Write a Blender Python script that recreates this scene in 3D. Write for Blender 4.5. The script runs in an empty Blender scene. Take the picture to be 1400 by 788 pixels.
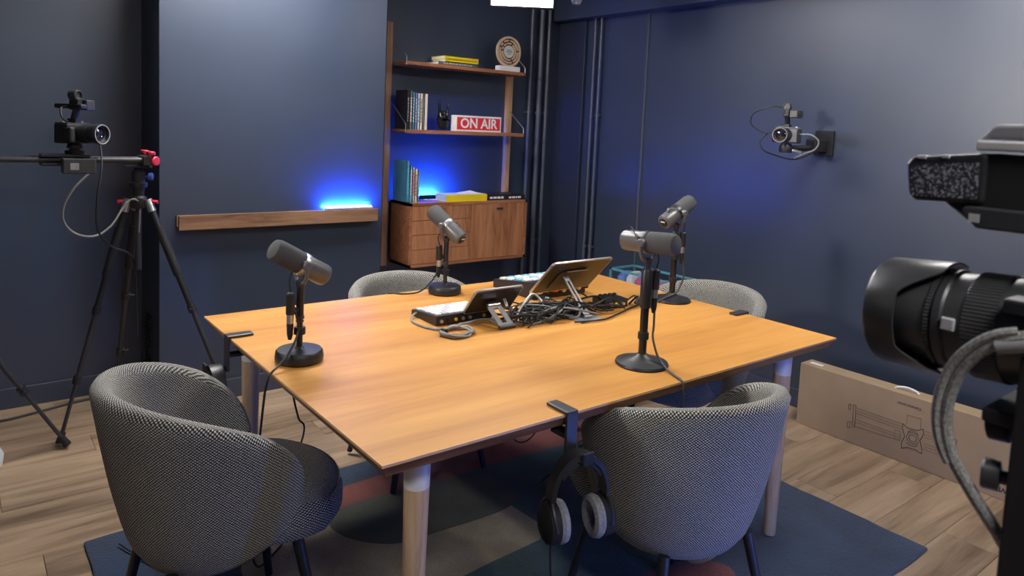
import bpy, bmesh, math, random
from mathutils import Vector, Matrix, Quaternion
from math import pi, sin, cos, radians, sqrt
random.seed(7)
SC = bpy.context.scene
COL = SC.collection

# ------------------------------------------------------------------ camera
CAM_H = 1.45
cam = bpy.data.cameras.new('camera')
camo = bpy.data.objects.new('camera', cam)
COL.objects.link(camo)
RR = Vector((0.7893, -0.6125, 0.0442)); UU = Vector((0.0214, 0.0994, 0.9948)); FF = Vector((0.6137, 0.7842, -0.0916))
camo.matrix_world = Matrix(((RR.x, UU.x, -FF.x, 0), (RR.y, UU.y, -FF.y, 0), (RR.z, UU.z, -FF.z, CAM_H), (0, 0, 0, 1)))
cam.sensor_width = 36.0
cam.lens = 987.68 / 1400 * 36.0
cam.shift_y = -131.0 / 1400
cam.clip_start = 0.05
cam.dof.use_dof = True
cam.dof.focus_distance = 2.5
cam.dof.aperture_fstop = 9.0
SC.camera = camo

# ------------------------------------------------------------------ world, exposure
w = bpy.data.worlds.new('world'); SC.world = w; w.use_nodes = True
w.node_tree.nodes['Background'].inputs[0].default_value = (0.6, 0.7, 1, 1)
w.node_tree.nodes['Background'].inputs[1].default_value = 0.02
SC.view_settings.view_transform = 'Standard'
SC.view_settings.look = 'None'
SC.view_settings.gamma = 1.0
SC.view_settings.use_curve_mapping = False
SC.view_settings.exposure = 1.4
# lamp strengths (each lamp is built further down as the fixture it is)
P_LED = 20.0        # hanging LED panel in view
P_CEIL = 18.5        # ceiling panel over the table
P_CEIL2 = 12.0      # ceiling panel by the right wall
P_CEIL3 = 11.0      # ceiling panel behind the camera
P_SOFT = 85.0       # LED panel on a stand, left of the frame
P_BAR = 650.0        # blue bars on ledge and cabinet
P_BAR2 = 45.0        # blue bar on the floor behind the camera

# ------------------------------------------------------------------ materials
def nm(name):
    m = bpy.data.materials.new(name); m.use_nodes = True
    nt = m.node_tree
    return m, nt, nt.nodes['Principled BSDF']
def link(nt, a, b): nt.links.new(a, b)
def coords(nt, kind='Object', scale=(1, 1, 1)):
    tc = nt.nodes.new('ShaderNodeTexCoord'); mp = nt.nodes.new('ShaderNodeMapping')
    mp.inputs['Scale'].default_value = scale
    link(nt, tc.outputs[kind], mp.inputs['Vector'])
    return mp.outputs['Vector']
def noise(nt, vec, scale, detail=4, rough=0.55, dist=0.0):
    n = nt.nodes.new('ShaderNodeTexNoise')
    n.inputs['Scale'].default_value = scale; n.inputs['Detail'].default_value = detail
    n.inputs['Roughness'].default_value = rough; n.inputs['Distortion'].default_value = dist
    if vec is not None: link(nt, vec, n.inputs['Vector'])
    return n
def ramp(nt, fac, stops):
    r = nt.nodes.new('ShaderNodeValToRGB')
    e = r.color_ramp.elements
    while len(e) < len(stops): e.new(0.5)
    for i, (p, c) in enumerate(stops):
        e[i].position = p; e[i].color = (*c, 1)
    link(nt, fac, r.inputs[0])
    return r.outputs[0]
def bump(nt, bs, h, strength=0.2, dist=0.01):
    b = nt.nodes.new('ShaderNodeBump')
    b.inputs['Strength'].default_value = strength; b.inputs['Distance'].default_value = dist
    link(nt, h, b.inputs['Height']); link(nt, b.outputs[0], bs.inputs['Normal'])
def plain(name, c, rough=0.5, metal=0.0, var=0.12, scale=30, bmp=0.0, spec=0.5, coat=0.0):
    m, nt, bs = nm(name)
    n = noise(nt, coords(nt), scale)
    lo = tuple(max(0, v * (1 - var)) for v in c); hi = tuple(min(1, v * (1 + var)) for v in c)
    link(nt, ramp(nt, n.outputs[0], [(0.3, lo), (0.7, hi)]), bs.inputs['Base Color'])
    bs.inputs['Roughness'].default_value = rough; bs.inputs['Metallic'].default_value = metal
    bs.inputs['Specular IOR Level'].default_value = spec
    bs.inputs['Coat Weight'].default_value = coat
    if bmp: bump(nt, bs, n.outputs[0], bmp, 0.002)
    return m
def emit(name, c, s):
    m, nt, bs = nm(name)
    bs.inputs['Base Color'].default_value = (0.8, 0.8, 0.8, 1)
    bs.inputs['Emission Color'].default_value = (*c, 1)
    bs.inputs['Emission Strength'].default_value = s
    return m
def wood(name, dark, mid, light, along='X', scale=1.0, rough=0.45, rnd=0.0, streak=14, coat=0.0, spec=0.5):
    m, nt, bs = nm(name)
    k = 0.09
    sc = {'X': (k, 1, 1), 'Y': (1, k, 1), 'Z': (1, 1, k)}[along]
    sc = tuple(v * scale for v in sc)
    vec = coords(nt, 'Object', sc)
    if rnd:
        oi = nt.nodes.new('ShaderNodeObjectInfo')
        mu = nt.nodes.new('ShaderNodeVectorMath'); mu.operation = 'SCALE'; mu.inputs[0].default_value = (13.1, 7.7, 5.3)
        link(nt, oi.outputs['Random'], mu.inputs['Scale'])
        ad = nt.nodes.new('ShaderNodeVectorMath'); ad.operation = 'ADD'
        link(nt, vec, ad.inputs[0]); link(nt, mu.outputs[0], ad.inputs[1]); vec = ad.outputs[0]
    n1 = noise(nt, vec, streak, 6, 0.6, 0.8)
    n2 = noise(nt, vec, streak * 5, 3, 0.6, 0.3)
    mx = nt.nodes.new('ShaderNodeMath'); mx.operation = 'MULTIPLY_ADD'
    link(nt, n2.outputs[0], mx.inputs[0]); mx.inputs[1].default_value = 0.25
    link(nt, n1.outputs[0], mx.inputs[2])
    col = ramp(nt, mx.outputs[0], [(0.42, dark), (0.6, mid), (0.78, light)])
    if rnd:
        hv = nt.nodes.new('ShaderNodeHueSaturation')
        mr = nt.nodes.new('ShaderNodeMapRange'); mr.inputs['To Min'].default_value = 1 - rnd; mr.inputs['To Max'].default_value = 1 + rnd
        link(nt, oi.outputs['Random'], mr.inputs['Value']); link(nt, mr.outputs[0], hv.inputs['Value'])
        link(nt, col, hv.inputs['Color']); col = hv.outputs[0]
    link(nt, col, bs.inputs['Base Color'])
    bs.inputs['Roughness'].default_value = rough
    bs.inputs['Coat Weight'].default_value = coat; bs.inputs['Coat Roughness'].default_value = 0.25
    bs.inputs['Specular IOR Level'].default_value = spec
    bump(nt, bs, mx.outputs[0], 0.08, 0.002)
    return m
def weave(name, dark, light, pitch=0.0068):
    m, nt, bs = nm(name)
    tc = nt.nodes.new('ShaderNodeTexCoord')
    nz = noise(nt, tc.outputs['UV'], 60, 2)
    ad = nt.nodes.new('ShaderNodeVectorMath'); ad.operation = 'MULTIPLY_ADD'
    link(nt, nz.outputs['Color'], ad.inputs[0]); ad.inputs[1].default_value = (0.004,) * 3
    link(nt, tc.outputs['UV'], ad.inputs[2])
    sp = nt.nodes.new('ShaderNodeSeparateXYZ'); link(nt, ad.outputs[0], sp.inputs[0])
    out = []
    for ax in (0, 1):
        mu = nt.nodes.new('ShaderNodeMath'); mu.operation = 'MULTIPLY'; mu.inputs[1].default_value = 2 * pi / pitch * (1.0 if ax else 0.8)
        link(nt, sp.outputs[ax], mu.inputs[0])
        si = nt.nodes.new('ShaderNodeMath'); si.operation = 'SINE'; link(nt, mu.outputs[0], si.inputs[0]); out.append(si)
    pr = nt.nodes.new('ShaderNodeMath'); pr.operation = 'MULTIPLY'
    link(nt, out[0].outputs[0], pr.inputs[0]); link(nt, out[1].outputs[0], pr.inputs[1])
    n2 = noise(nt, tc.outputs['UV'], 420, 2)
    fn = nt.nodes.new('ShaderNodeMath'); fn.operation = 'MULTIPLY_ADD'
    link(nt, n2.outputs[0], fn.inputs[0]); fn.inputs[1].default_value = 2.0
    link(nt, pr.outputs[0], fn.inputs[2])
    hf = nt.nodes.new('ShaderNodeMath'); hf.operation = 'MULTIPLY'; hf.inputs[1].default_value = 0.5
    link(nt, fn.outputs[0], hf.inputs[0])
    col = ramp(nt, hf.outputs[0], [(0.40, dark), (0.64, tuple(a + (b - a) * 0.36 for a, b in zip(dark, light))), (0.88, light)])
    link(nt, col, bs.inputs['Base Color'])
    bs.inputs['Roughness'].default_value = 0.9
    bs.inputs['Sheen Weight'].default_value = 0.15
    bump(nt, bs, fn.outputs[0], 0.35, 0.003)
    return m
def pilefab(name, c, scale=220):
    m, nt, bs = nm(name)
    v = coords(nt)
    n = noise(nt, v, scale, 3); n0 = noise(nt, v, 6, 3)
    mx = nt.nodes.new('ShaderNodeMath'); mx.operation = 'ADD'; link(nt, n.outputs[0], mx.inputs[0]); link(nt, n0.outputs[0], mx.inputs[1])
    ha = nt.nodes.new('ShaderNodeMath'); ha.operation = 'MULTIPLY'; ha.inputs[1].default_value = 0.5; link(nt, mx.outputs[0], ha.inputs[0])
    link(nt, ramp(nt, ha.outputs[0], [(0.35, tuple(v * .6 for v in c)), (0.65, tuple(min(1, v * 1.35) for v in c))]), bs.inputs['Base Color'])
    bs.inputs['Roughness'].default_value = 0.95; bs.inputs['Sheen Weight'].default_value = 0.25
    bump(nt, bs, n.outputs[0], 0.6, 0.006)
    return m

M = {}
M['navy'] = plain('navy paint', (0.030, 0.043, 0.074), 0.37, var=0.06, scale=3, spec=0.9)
M['navy_side'] = plain('darker navy', (0.022, 0.028, 0.055), 0.5, var=0.06, scale=3)
M['ceil'] = plain('ceiling paint', (0.10, 0.11, 0.15), 0.8, var=0.04, scale=4)
M['pipe'] = plain('painted pipe', (0.075, 0.085, 0.115), 0.35, var=0.08, scale=8)
M['plank'] = wood('oak laminate', (0.12, 0.076, 0.046), (0.31, 0.212, 0.136), (0.42, 0.305, 0.205), 'X', 1.0, 0.42, rnd=0.12, streak=9)
M['joint'] = plain('plank joint', (0.10, 0.065, 0.04), 0.8)
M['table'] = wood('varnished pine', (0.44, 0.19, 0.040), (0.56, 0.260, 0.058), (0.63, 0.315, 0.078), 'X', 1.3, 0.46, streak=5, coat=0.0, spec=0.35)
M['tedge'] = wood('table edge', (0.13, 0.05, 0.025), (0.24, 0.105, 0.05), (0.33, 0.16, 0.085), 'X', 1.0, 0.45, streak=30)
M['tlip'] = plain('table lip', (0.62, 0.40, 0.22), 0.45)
M['beech'] = wood('pale leg wood', (0.50, 0.33, 0.19), (0.66, 0.46, 0.28), (0.75, 0.56, 0.36), 'Z', 1.0, 0.4, streak=40)
M['white'] = plain('white paint', (0.78, 0.78, 0.80), 0.4, var=0.03)
M['tweed'] = weave('black and cream tweed', (0.007, 0.007, 0.008), (0.72, 0.70, 0.63), 0.0074)
M['black'] = plain('black satin', (0.016, 0.016, 0.019), 0.42)
M['blackm'] = plain('black matt', (0.011, 0.011, 0.013), 0.7)
M['blackg'] = plain('black gloss', (0.012, 0.012, 0.014), 0.18)
M['char'] = plain('charcoal metal', (0.05, 0.05, 0.055), 0.38, metal=0.3)
M['micgrey'] = plain('mic body grey', (0.125, 0.123, 0.125), 0.36, metal=0.2, var=0.05)
M['foam'] = plain('windscreen foam', (0.078, 0.08, 0.083), 0.95, var=0.3, scale=700, bmp=0.6)
M['steel'] = plain('brushed steel', (0.58, 0.58, 0.60), 0.3, metal=0.9, var=0.06)
M['grey'] = plain('grey plastic', (0.25, 0.25, 0.27), 0.45)
M['lgrey'] = plain('light grey plastic', (0.48, 0.48, 0.50), 0.45)
M['cable'] = plain('black cable', (0.014, 0.014, 0.016), 0.5)
M['gcable'] = plain('grey braided cable', (0.22, 0.22, 0.215), 0.6, var=0.5, scale=400)
M['mcable'] = plain('dark grey cable', (0.06, 0.06, 0.062), 0.55)
M['wcable'] = plain('white cable', (0.75, 0.74, 0.72), 0.5)
M['teak'] = wood('teak', (0.20, 0.075, 0.03), (0.34, 0.14, 0.06), (0.44, 0.20, 0.09), 'Z', 1.0, 0.42, streak=22)
M['teakx'] = wood('teak lengthwise', (0.19, 0.07, 0.028), (0.31, 0.12, 0.052), (0.40, 0.17, 0.075), 'X', 1.0, 0.42, streak=22)
M['oakz'] = wood('upright wood', (0.34, 0.18, 0.09), (0.48, 0.275, 0.15), (0.57, 0.35, 0.20), 'Z', 1.0, 0.45, streak=26)
M['walnut'] = wood('walnut', (0.06, 0.028, 0.016), (0.20, 0.105, 0.058), (0.30, 0.17, 0.10), 'X', 2.5, 0.42, streak=7)
M['paper'] = plain('paper', (0.72, 0.70, 0.66), 0.8, var=0.06, scale=200)
M['lensblk'] = plain('lens black', (0.050, 0.052, 0.055), 0.33)
M['card'] = plain('cardboard', (0.35, 0.25, 0.155), 0.75, var=0.05, scale=12)
M['ink'] = plain('black ink', (0.05, 0.04, 0.035), 0.8)
M['inkl'] = plain('pale ink', (0.20, 0.13, 0.08), 0.8)
M['red'] = plain('sign red', (0.72, 0.035, 0.05), 0.4, var=0.03)
M['anored'] = plain('red anodised', (0.62, 0.04, 0.07), 0.35, metal=0.3)
M['anoblue'] = plain('blue anodised', (0.05, 0.10, 0.42), 0.35, metal=0.3)
M['glass'] = plain('lens glass', (0.01, 0.012, 0.02), 0.05, spec=0.9, coat=1.0)
M['yellow'] = plain('yellow cover', (0.80, 0.60, 0.01), 0.45, var=0.03)
M['plywood'] = plain('birch plywood', (0.62, 0.45, 0.29), 0.6, var=0.1)
M['velour'] = plain('grey velour', (0.30, 0.30, 0.32), 0.95, var=0.25, scale=180, bmp=0.4)
M['teal'] = plain('teal steel', (0.10, 0.30, 0.36), 0.4)
M['rug_blue'] = pilefab('rug navy', (0.020, 0.039, 0.080))
M['rug_red'] = pilefab('rug brick red', (0.20, 0.055, 0.045))
M['rug_olive'] = pilefab('rug olive', (0.075, 0.085, 0.062))
M['rug_teal'] = pilefab('rug teal', (0.030, 0.085, 0.10))
M['rug_cream'] = pilefab('rug cream', (0.34, 0.29, 0.20))
M['led'] = emit('led white', (1.0, 0.97, 0.92), P_LED)
M['ceil_led'] = emit('ceiling led', (1.0, 0.97, 0.93), P_CEIL)
M['ceil_led2'] = emit('ceiling led near', (1.0, 0.97, 0.93), P_CEIL2)
M['ceil_led3'] = emit('ceiling led rear', (1.0, 0.97, 0.93), P_CEIL3)
M['soft_led'] = emit('soft led', (1.0, 0.95, 0.88), P_SOFT)
M['blue_led'] = emit('blue led', (0.010, 0.085, 1.0), P_BAR)
M['blue_led2'] = emit('blue led low', (0.06, 0.20, 1.0), P_BAR2)
def colm(key, c, rough=0.5):
    if key not in M: M[key] = plain(key, c, rough, var=0.06)
    return key

# ------------------------------------------------------------------ mesh builder
class MB:
    def __init__(s): s.v = []; s.f = []; s.m = []; s.uv = None
    def add(s, vs, fs, mi=0):
        o = len(s.v); s.v += [tuple(v) for v in vs]; s.f += [tuple(i + o for i in f) for f in fs]; s.m += [mi] * len(fs)
        return s
    def box(s, c, d, rot=None, mi=0):
        x, y, z = (k / 2 for k in d); c = Vector(c)
        vs = [Vector(p) for p in ((-x, -y, -z), (x, -y, -z), (x, y, -z), (-x, y, -z), (-x, -y, z), (x, -y, z), (x, y, z), (-x, y, z))]
        if rot is not None: vs = [rot @ p for p in vs]
        return s.add([c + p for p in vs], [(0, 3, 2, 1), (4, 5, 6, 7), (0, 1, 5, 4), (1, 2, 6, 5), (2, 3, 7, 6), (3, 0, 4, 7)], mi)
    def b2(s, a, b, mi=0):
        return s.box([(p + q) / 2 for p, q in zip(a, b)], [abs(q - p) for p, q in zip(a, b)], None, mi)
    def lathe(s, prof, n=24, mat=None, mi=0, a0=0, a1=2 * pi):
        """profile of (r, z) from bottom to top, about local z"""
        full = abs(a1 - a0 - 2 * pi) < 1e-6
        k = n if full else n + 1; vs = []; fs = []
        for r, z in prof:
            for i in range(k):
                a = a0 + (a1 - a0) * i / n
                p = Vector((r * cos(a), r * sin(a), z)); vs.append(mat @ p if mat else p)
        for j in range(len(prof) - 1):
            for i in range(n):
                q = (i + 1) % k
                fs.append((j * k + i, j * k + q, (j + 1) * k + q, (j + 1) * k + i))
        if full and tuple(prof[0]) != tuple(prof[-1]):
            if prof[0][0] > 1e-6: fs.append(tuple(range(k - 1, -1, -1)))
            if prof[-1][0] > 1e-6: fs.append(tuple((len(prof) - 1) * k + i for i in range(k)))
        return s.add(vs, fs, mi)
    def rod(s, p0, p1, r0, r1=None, n=12, mi=0):
        p0 = Vector(p0); p1 = Vector(p1); d = p1 - p0
        m = Matrix.Translation(p0) @ d.to_track_quat('Z', 'Y').to_matrix().to_4x4()
        return s.lathe([(r0, 0), (r0 if r1 is None else r1, d.length)], n, m, mi)
    def disc(s, c, axis, prof, n=24, mi=0):
        m = Matrix.Translation(Vector(c)) @ Vector(axis).to_track_quat('Z', 'Y').to_matrix().to_4x4()
        return s.lathe(prof, n, m, mi)
    def tube(s, pts, r, n=6, closed=False, mi=0):
        pts = [Vector(p) for p in pts]; k = len(pts); vs = []; fs = []
        up = Vector((0, 0, 1)); prev = None
        for i, p in enumerate(pts):
            if closed: t = pts[(i + 1) % k] - pts[i - 1]
            else: t = pts[min(i + 1, k - 1)] - pts[max(i - 1, 0)]
            if t.length < 1e-9: t = Vector((0, 0, 1))
            t.normalize()
            if prev is None:
                a = t.cross(up)
                if a.length < 0.1: a = t.cross(Vector((1, 0, 0)))
            else: a = prev - t * prev.dot(t)
            a.normalize(); prev = a; b = t.cross(a)
            rr = r[i] if isinstance(r, (list, tuple)) else r
            for j in range(n):
                g = 2 * pi * j / n; vs.append(p + (a * cos(g) + b * sin(g)) * rr)
        for i in range(k if closed else k - 1):
            q = (i + 1) % k
            for j in range(n):
                fs.append((i * n + j, i * n + (j + 1) % n, q * n + (j + 1) % n, q * n + j))
        if not closed:
            fs.append(tuple(range(n - 1, -1, -1))); fs.append(tuple((k - 1) * n + j for j in range(n)))
        return s.add(vs, fs, mi)
    def prism(s, poly, a, b, axis='X', mi=0):
        """polygon in the other two axes, from a to b along axis"""
        n = len(poly)
        def mk(p, h):
            return {'X': (h, p[0], p[1]), 'Y': (p[0], h, p[1]), 'Z': (p[0], p[1], h)}[axis]
        vs = [mk(p, a) for p in poly] + [mk(p, b) for p in poly]
        fs = [tuple(range(n - 1, -1, -1)), tuple(range(n, 2 * n))] + [(i, (i + 1) % n, n + (i + 1) % n, n + i) for i in range(n)]
        return s.add(vs, fs, mi)
    def xf(s, m): s.v = [tuple(m @ Vector(v)) for v in s.v]; return s
    def build(s, name, mats, parent=None, smooth=35, bevel=0.0, seg=2, sub=0):
        me = bpy.data.meshes.new(name); me.from_pydata(s.v, [], s.f)
        mats = mats if isinstance(mats, (list, tuple)) else [mats]
        for k in mats: me.materials.append(M[k])
        if len(mats) > 1: me.polygons.foreach_set('material_index', s.m)
        bm = bmesh.new(); bm.from_mesh(me); bmesh.ops.recalc_face_normals(bm, faces=bm.faces); bm.to_mesh(me); bm.free()
        if s.uv:
            uvl = me.uv_layers.new(name='UVMap')
            for lp in me.loops: uvl.data[lp.index].uv = s.uv[lp.vertex_index]
        if smooth:
            me.polygons.foreach_set('use_smooth', [True] * len(me.polygons)); me.set_sharp_from_angle(angle=radians(smooth))
        o = bpy.data.objects.new(name, me); COL.objects.link(o)
        if parent: o.parent = parent
        if bevel:
            md = o.modifiers.new('bevel', 'BEVEL'); md.width = bevel; md.segments = seg; md.limit_method = 'ANGLE'; md.angle_limit = radians(40)
        if sub:
            md = o.modifiers.new('subdivision', 'SUBSURF'); md.levels = sub; md.render_levels = sub
        return o

def crom(pts, n=8, closed=False):
    pts = [Vector(p) for p in pts]; k = len(pts); out = []
    rng = range(k if closed else k - 1)
    for i in rng:
        g = (lambda j: pts[j % k]) if closed else (lambda j: pts[max(0, min(k - 1, j))])
        p0, p1, p2, p3 = g(i - 1), g(i), g(i + 1), g(i + 2)
        for j in range(n):
            t = j / n
            out.append(0.5 * ((2 * p1) + (p2 - p0) * t + (2 * p0 - 5 * p1 + 4 * p2 - p3) * t * t + (3 * p1 - p0 - 3 * p2 + p3) * t ** 3))
    if not closed: out.append(pts[-1])
    return out
def tag(o, label=None, cat=None, group=None, kind=None):
    if label: o['label'] = label
    if cat: o['category'] = cat
    if group: o['group'] = group
    if kind: o['kind'] = kind
    return o
def empty(name, loc=(0, 0, 0), rz=0.0, label=None, cat=None, group=None):
    o = bpy.data.objects.new(name, None); COL.objects.link(o); o.location = loc; o.rotation_euler = (0, 0, rz)
    o.empty_display_size = 0.05
    return tag(o, label, cat, group)
def copy_tree(o, parent=None):
    c = o.copy(); COL.objects.link(c)
    if parent: c.parent = parent
    for ch in list(o.children): copy_tree(ch, c)
    return c
def text(s, size, mat, parent, mtx, name='lettering', extrude=0.0004, font_w=1.0, align='CENTER', bold=0.0):
    cu = bpy.data.curves.new('t', 'FONT'); cu.body = s; cu.size = size; cu.extrude = extrude; cu.offset = bold
    cu.align_x = align; cu.align_y = 'CENTER'; cu.resolution_u = 3
    to = bpy.data.objects.new('t', cu); COL.objects.link(to)
    dg = bpy.context.evaluated_depsgraph_get(); dg.update()
    me = bpy.data.meshes.new_from_object(to.evaluated_get(dg)); bpy.data.objects.remove(to)
    me.transform(mtx @ Matrix.Diagonal((font_w, 1, 1, 1))); me.materials.clear(); me.materials.append(M[mat])
    o = bpy.data.objects.new(name, me); COL.objects.link(o); o.parent = parent
    return o
def frame_m(o, x, y):
    x = Vector(x).normalized(); y = Vector(y).normalized(); z = x.cross(y)
    return Matrix(((x.x, y.x, z.x, o[0]), (x.y, y.y, z.y, o[1]), (x.z, y.z, z.z, o[2]), (0, 0, 0, 1)))

# ------------------------------------------------------------------ room shell
XL, XR, YF, YB, YP, ZC = -1.5, 3.60, -1.9, 4.08, 3.69, 2.55
PX0, PX1 = 0.777, 1.948
def struct(name, mb, mat, bevel=0.0, smooth=0):
    o = mb.build(name, mat, None, smooth, bevel); o['kind'] = 'structure'; return o
fl = struct('floor', MB().b2((XL, YF, -0.05), (XR, YB, -0.006)), 'joint')
PW, PL, g = 0.182, 1.22, 0.0012
yy = YF; row = 0
pm = {}
while yy < YB:
    off = -((row * 0.437) % PL)
    x = XL + off
    while x < XR:
        a, b = max(x, XL), min(x + PL, XR)
        if b - a > 0.02:
            y1 = min(yy + PW, YB)
            key = (round(b - a, 3), round(y1 - yy, 3))
            if key not in pm:
                mb = MB(); lx, ly = b - a - g, y1 - yy - g; e = 0.0012
                vs = [(0, 0, -0.006), (lx, 0, -0.006), (lx, ly, -0.006), (0, ly, -0.006), (0, 0, -e), (lx, 0, -e), (lx, ly, -e), (0, ly, -e), (e, e, 0), (lx - e, e, 0), (lx - e, ly - e, 0), (e, ly - e, 0)]
                fs = [(0, 1, 5, 4), (1, 2, 6, 5), (2, 3, 7, 6), (3, 0, 4, 7), (4, 5, 9, 8), (5, 6, 10, 9), (6, 7, 11, 10), (7, 4, 8, 11), (8, 9, 10, 11)]
                mb.add(vs, fs); o = mb.build('plank', 'plank', fl, 0); pm[key] = o.data
            else:
                o = bpy.data.objects.new('plank', pm[key]); COL.objects.link(o); o.parent = fl
            o.location = (a, yy, 0)
        x += PL
    yy += PW; row += 1
struct('ceiling', MB().b2((XL, YF, ZC), (XR, YB, ZC + 0.05)), 'ceil')
struct('wall_back', MB().b2((XL, YB, 0), (XR, YB + 0.08, ZC)), 'navy')
struct('wall_right', MB().b2((XR, YF, 0), (XR + 0.08, YB, ZC)), 'navy')
struct('wall_left', MB().b2((XL - 0.08, YF, 0), (XL, YB, ZC)), 'navy')
struct('wall_front', MB().b2((XL, YF - 0.08, 0), (XR, YF, ZC)), 'navy')
struct('wall_panel', MB().b2((PX0, YP, 0), (PX1, YB, ZC)), 'navy', 0.003)
struct('wall_beam', MB().b2((3.475, -1.9, 2.215), (XR, YB, ZC)), 'navy')
struct('wall_corner', MB().b2((3.57, 3.80, 0), (XR, YB, 2.215)), 'navy_side', 0.004)  # corner box in a darker navy than the walls
struct('trim_1', MB().b2((3.586, 3.222, 0), (XR, 3.236, 2.215)), 'pipe')
def baseboard(name, a, b): struct(name, MB().b2(a, b), 'navy', 0.003)
baseboard('baseboard_left', (XL, YB - 0.014, 0), (PX0, YB, 0.10))
baseboard('baseboard_panel', (PX0, YP - 0.014, 0), (PX1, YP, 0.10))
baseboard('baseboard_side', (PX0 - 0.014, YP - 0.014, 0), (PX0, YB - 0.014, 0.10))
baseboard('baseboard_back', (PX1, YB - 0.014, 0), (3.57, YB, 0.10))
baseboard('baseboard_right', (XR - 0.014, YF, 0), (XR, 3.80, 0.10))

# pipes in the corner
def pipe(x, y, r, z0, z1, wall, lab):
    t = empty('wall_pipe', (x, y, 0), 0, lab, 'pipe', 'painted pipes in the corner')
    MB().rod((0, 0, z0), (0, 0, z1), r, n=16).build('tube', 'pipe', t)
    for zc in (1.55, 0.62):
        m = MB().rod((0, 0, zc - 0.012), (0, 0, zc + 0.012), r + 0.005, n=16)
        if wall == 'Y': m.box((0, (YB - y) / 2, zc), (0.012, YB - y, 0.012))
        else: m.box(((XR - x) / 2, 0, zc), (XR - x, 0.012, 0.012))
        m.build('clip', 'pipe', t)
pipe(3.273, 4.03, 0.012, 0, ZC, 'Y', 'thin dark pipe nearest the shelves, leftmost of three on the back wall')
pipe(3.361, 4.03, 0.017, 0, ZC, 'Y', 'thicker dark pipe in the middle of three on the back wall')
pipe(3.430, 4.03, 0.013, 0, ZC, 'Y', 'dark pipe nearest the corner, rightmost of three on the back wall')
pipe(3.560, 3.690, 0.010, 0, 2.215, 'X', 'left of the two thin pipes on the right wall under the beam')
pipe(3.560, 3.630, 0.010, 0, 2.215, 'X', 'right of the two thin pipes on the right wall under the beam')

# small vent on the side of the protruding wall
t = empty('wall_vent', (PX0, 3.90, 0.29), 0, 'small dark louvred vent low on the side of the protruding wall', 'vent')
MB().box((-0.004, 0, 0), (0.008, 0.12, 0.27)).build('frame', 'blackm', t, 0, 0.002)
for k in range(11): MB().box((-0.011, 0, -0.11 + k * 0.022), (0.008, 0.10, 0.007)).build('slat', 'black', t, 0)

# ------------------------------------------------------------------ lamps
led = empty('led_panel_light', (2.06, 2.62, 1.985), math.atan2(-0.617, 0.787), 'bright white LED panel hanging below the ceiling above the shelves', 'lamp')
# local x = width, -y = front
MB().b2((-0.138, -0.004, 0.006), (0.138, 0.0, 0.32)).build('diffuser', 'led', led, 0)
m = MB(); m.b2((-0.145, 0.0, 0.0), (0.145, 0.035, 0.327)); m.build('housing', 'black', led, 0, 0.003)
MB().rod((0, 0.02, 0.30), (0, 0.02, ZC - 1.985), 0.01).build('hanging_rod', 'black', led)
def ceiling_panel(x, y, sx, sy, mat, lab):
    c = empty('ceiling_light', (x, y, ZC), 0, lab, 'lamp')
    MB().b2((-sx / 2 - .02, -sy / 2 - .02, -0.03), (sx / 2 + .02, sy / 2 + .02, 0)).build('frame', 'white', c, 0)
    MB().b2((-sx / 2, -sy / 2, -0.034), (sx / 2, sy / 2, -0.030)).build('diffuser', mat, c, 0)
ceiling_panel(1.20, 3.08, 0.60, 0.60, 'ceil_led', 'square white ceiling light above the far side of the table')
ceiling_panel(2.75, 1.15, 0.60, 0.60, 'ceil_led2', 'square white ceiling light by the right wall')
ceiling_panel(0.45, -0.60, 0.60, 0.60, 'ceil_led3', 'square white ceiling light behind the camera')
so = empty('stand_light', (-1.0, 2.10, 0), 0, 'white LED panel light on a black stand at the left end of the room', 'lamp')
MB().rod((0, 0, 0.0), (0, 0, 1.95), 0.014).build('pole', 'black', so)
m = MB()
for a in (90, 210, 330): m.rod((0, 0, 0.35), (0.4 * cos(radians(a)), 0.4 * sin(radians(a)), 0.01), 0.01)
m.build('stand_legs', 'black', so)
MB().b2((0.0, -0.16, 1.75), (0.04, 0.16, 2.07)).build('housing', 'black', so, 0, 0.004)
MB().b2((0.04, -0.15, 1.76), (0.045, 0.15, 2.06)).build('diffuser', 'soft_led', so, 0)
for a_, b_ in (((0.03, -0.17, 1.74), (0.33, -0.16, 2.08)), ((0.03, 0.16, 1.74), (0.33, 0.17, 2.08)), ((0.03, -0.16, 1.74), (0.33, 0.16, 1.75)), ((0.03, -0.16, 2.07), (0.33, 0.16, 2.08))): MB().b2(a_, b_).build('added_light_flap', 'blackm', so, 0)  # unseen flaps added to keep this light off the wall side and chair
# bulb by the beam
bu = empty('hanging_bulb', (2.40, 2.63, 2.04), 0, 'clear glass bulb hanging beside the ceiling beam', 'lamp')
MB().lathe([(0.0, 0.0), (0.018, 0.006), (0.026, 0.022), (0.026, 0.04), (0.016, 0.065), (0.013, 0.08)], 20).build('glass', 'steel', bu)
MB().lathe([(0.014, 0.08), (0.014, 0.12)], 16).rod((0, 0, 0.12), (0, 0, ZC - 2.04), 0.003).build('socket_and_cord', 'blackm', bu)

# blue light bars
def bar(x0, x1, y, z, lab, tilt=0.0, hm='lgrey', mat='blue_led'):
    b = empty('blue_light_bar', ((x0 + x1) / 2, y, z), 0, lab, 'lamp')
    L = x1 - x0; b.rotation_euler = (tilt, 0, 0)
    MB().b2((-L / 2 - .006, -0.013, 0), (L / 2 + .006, 0.013, 0.012)).build('housing', hm, b, 0, 0.002)
    m = MB(); n = 10
    pts = [(0.007 * cos(pi * i / n), 0.0125 + 0.007 * sin(pi * i / n)) for i in range(n + 1)]
    m.prism(pts, -L / 2, L / 2, 'X'); m.build('glowing_tube', mat, b)
    return b

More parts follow.
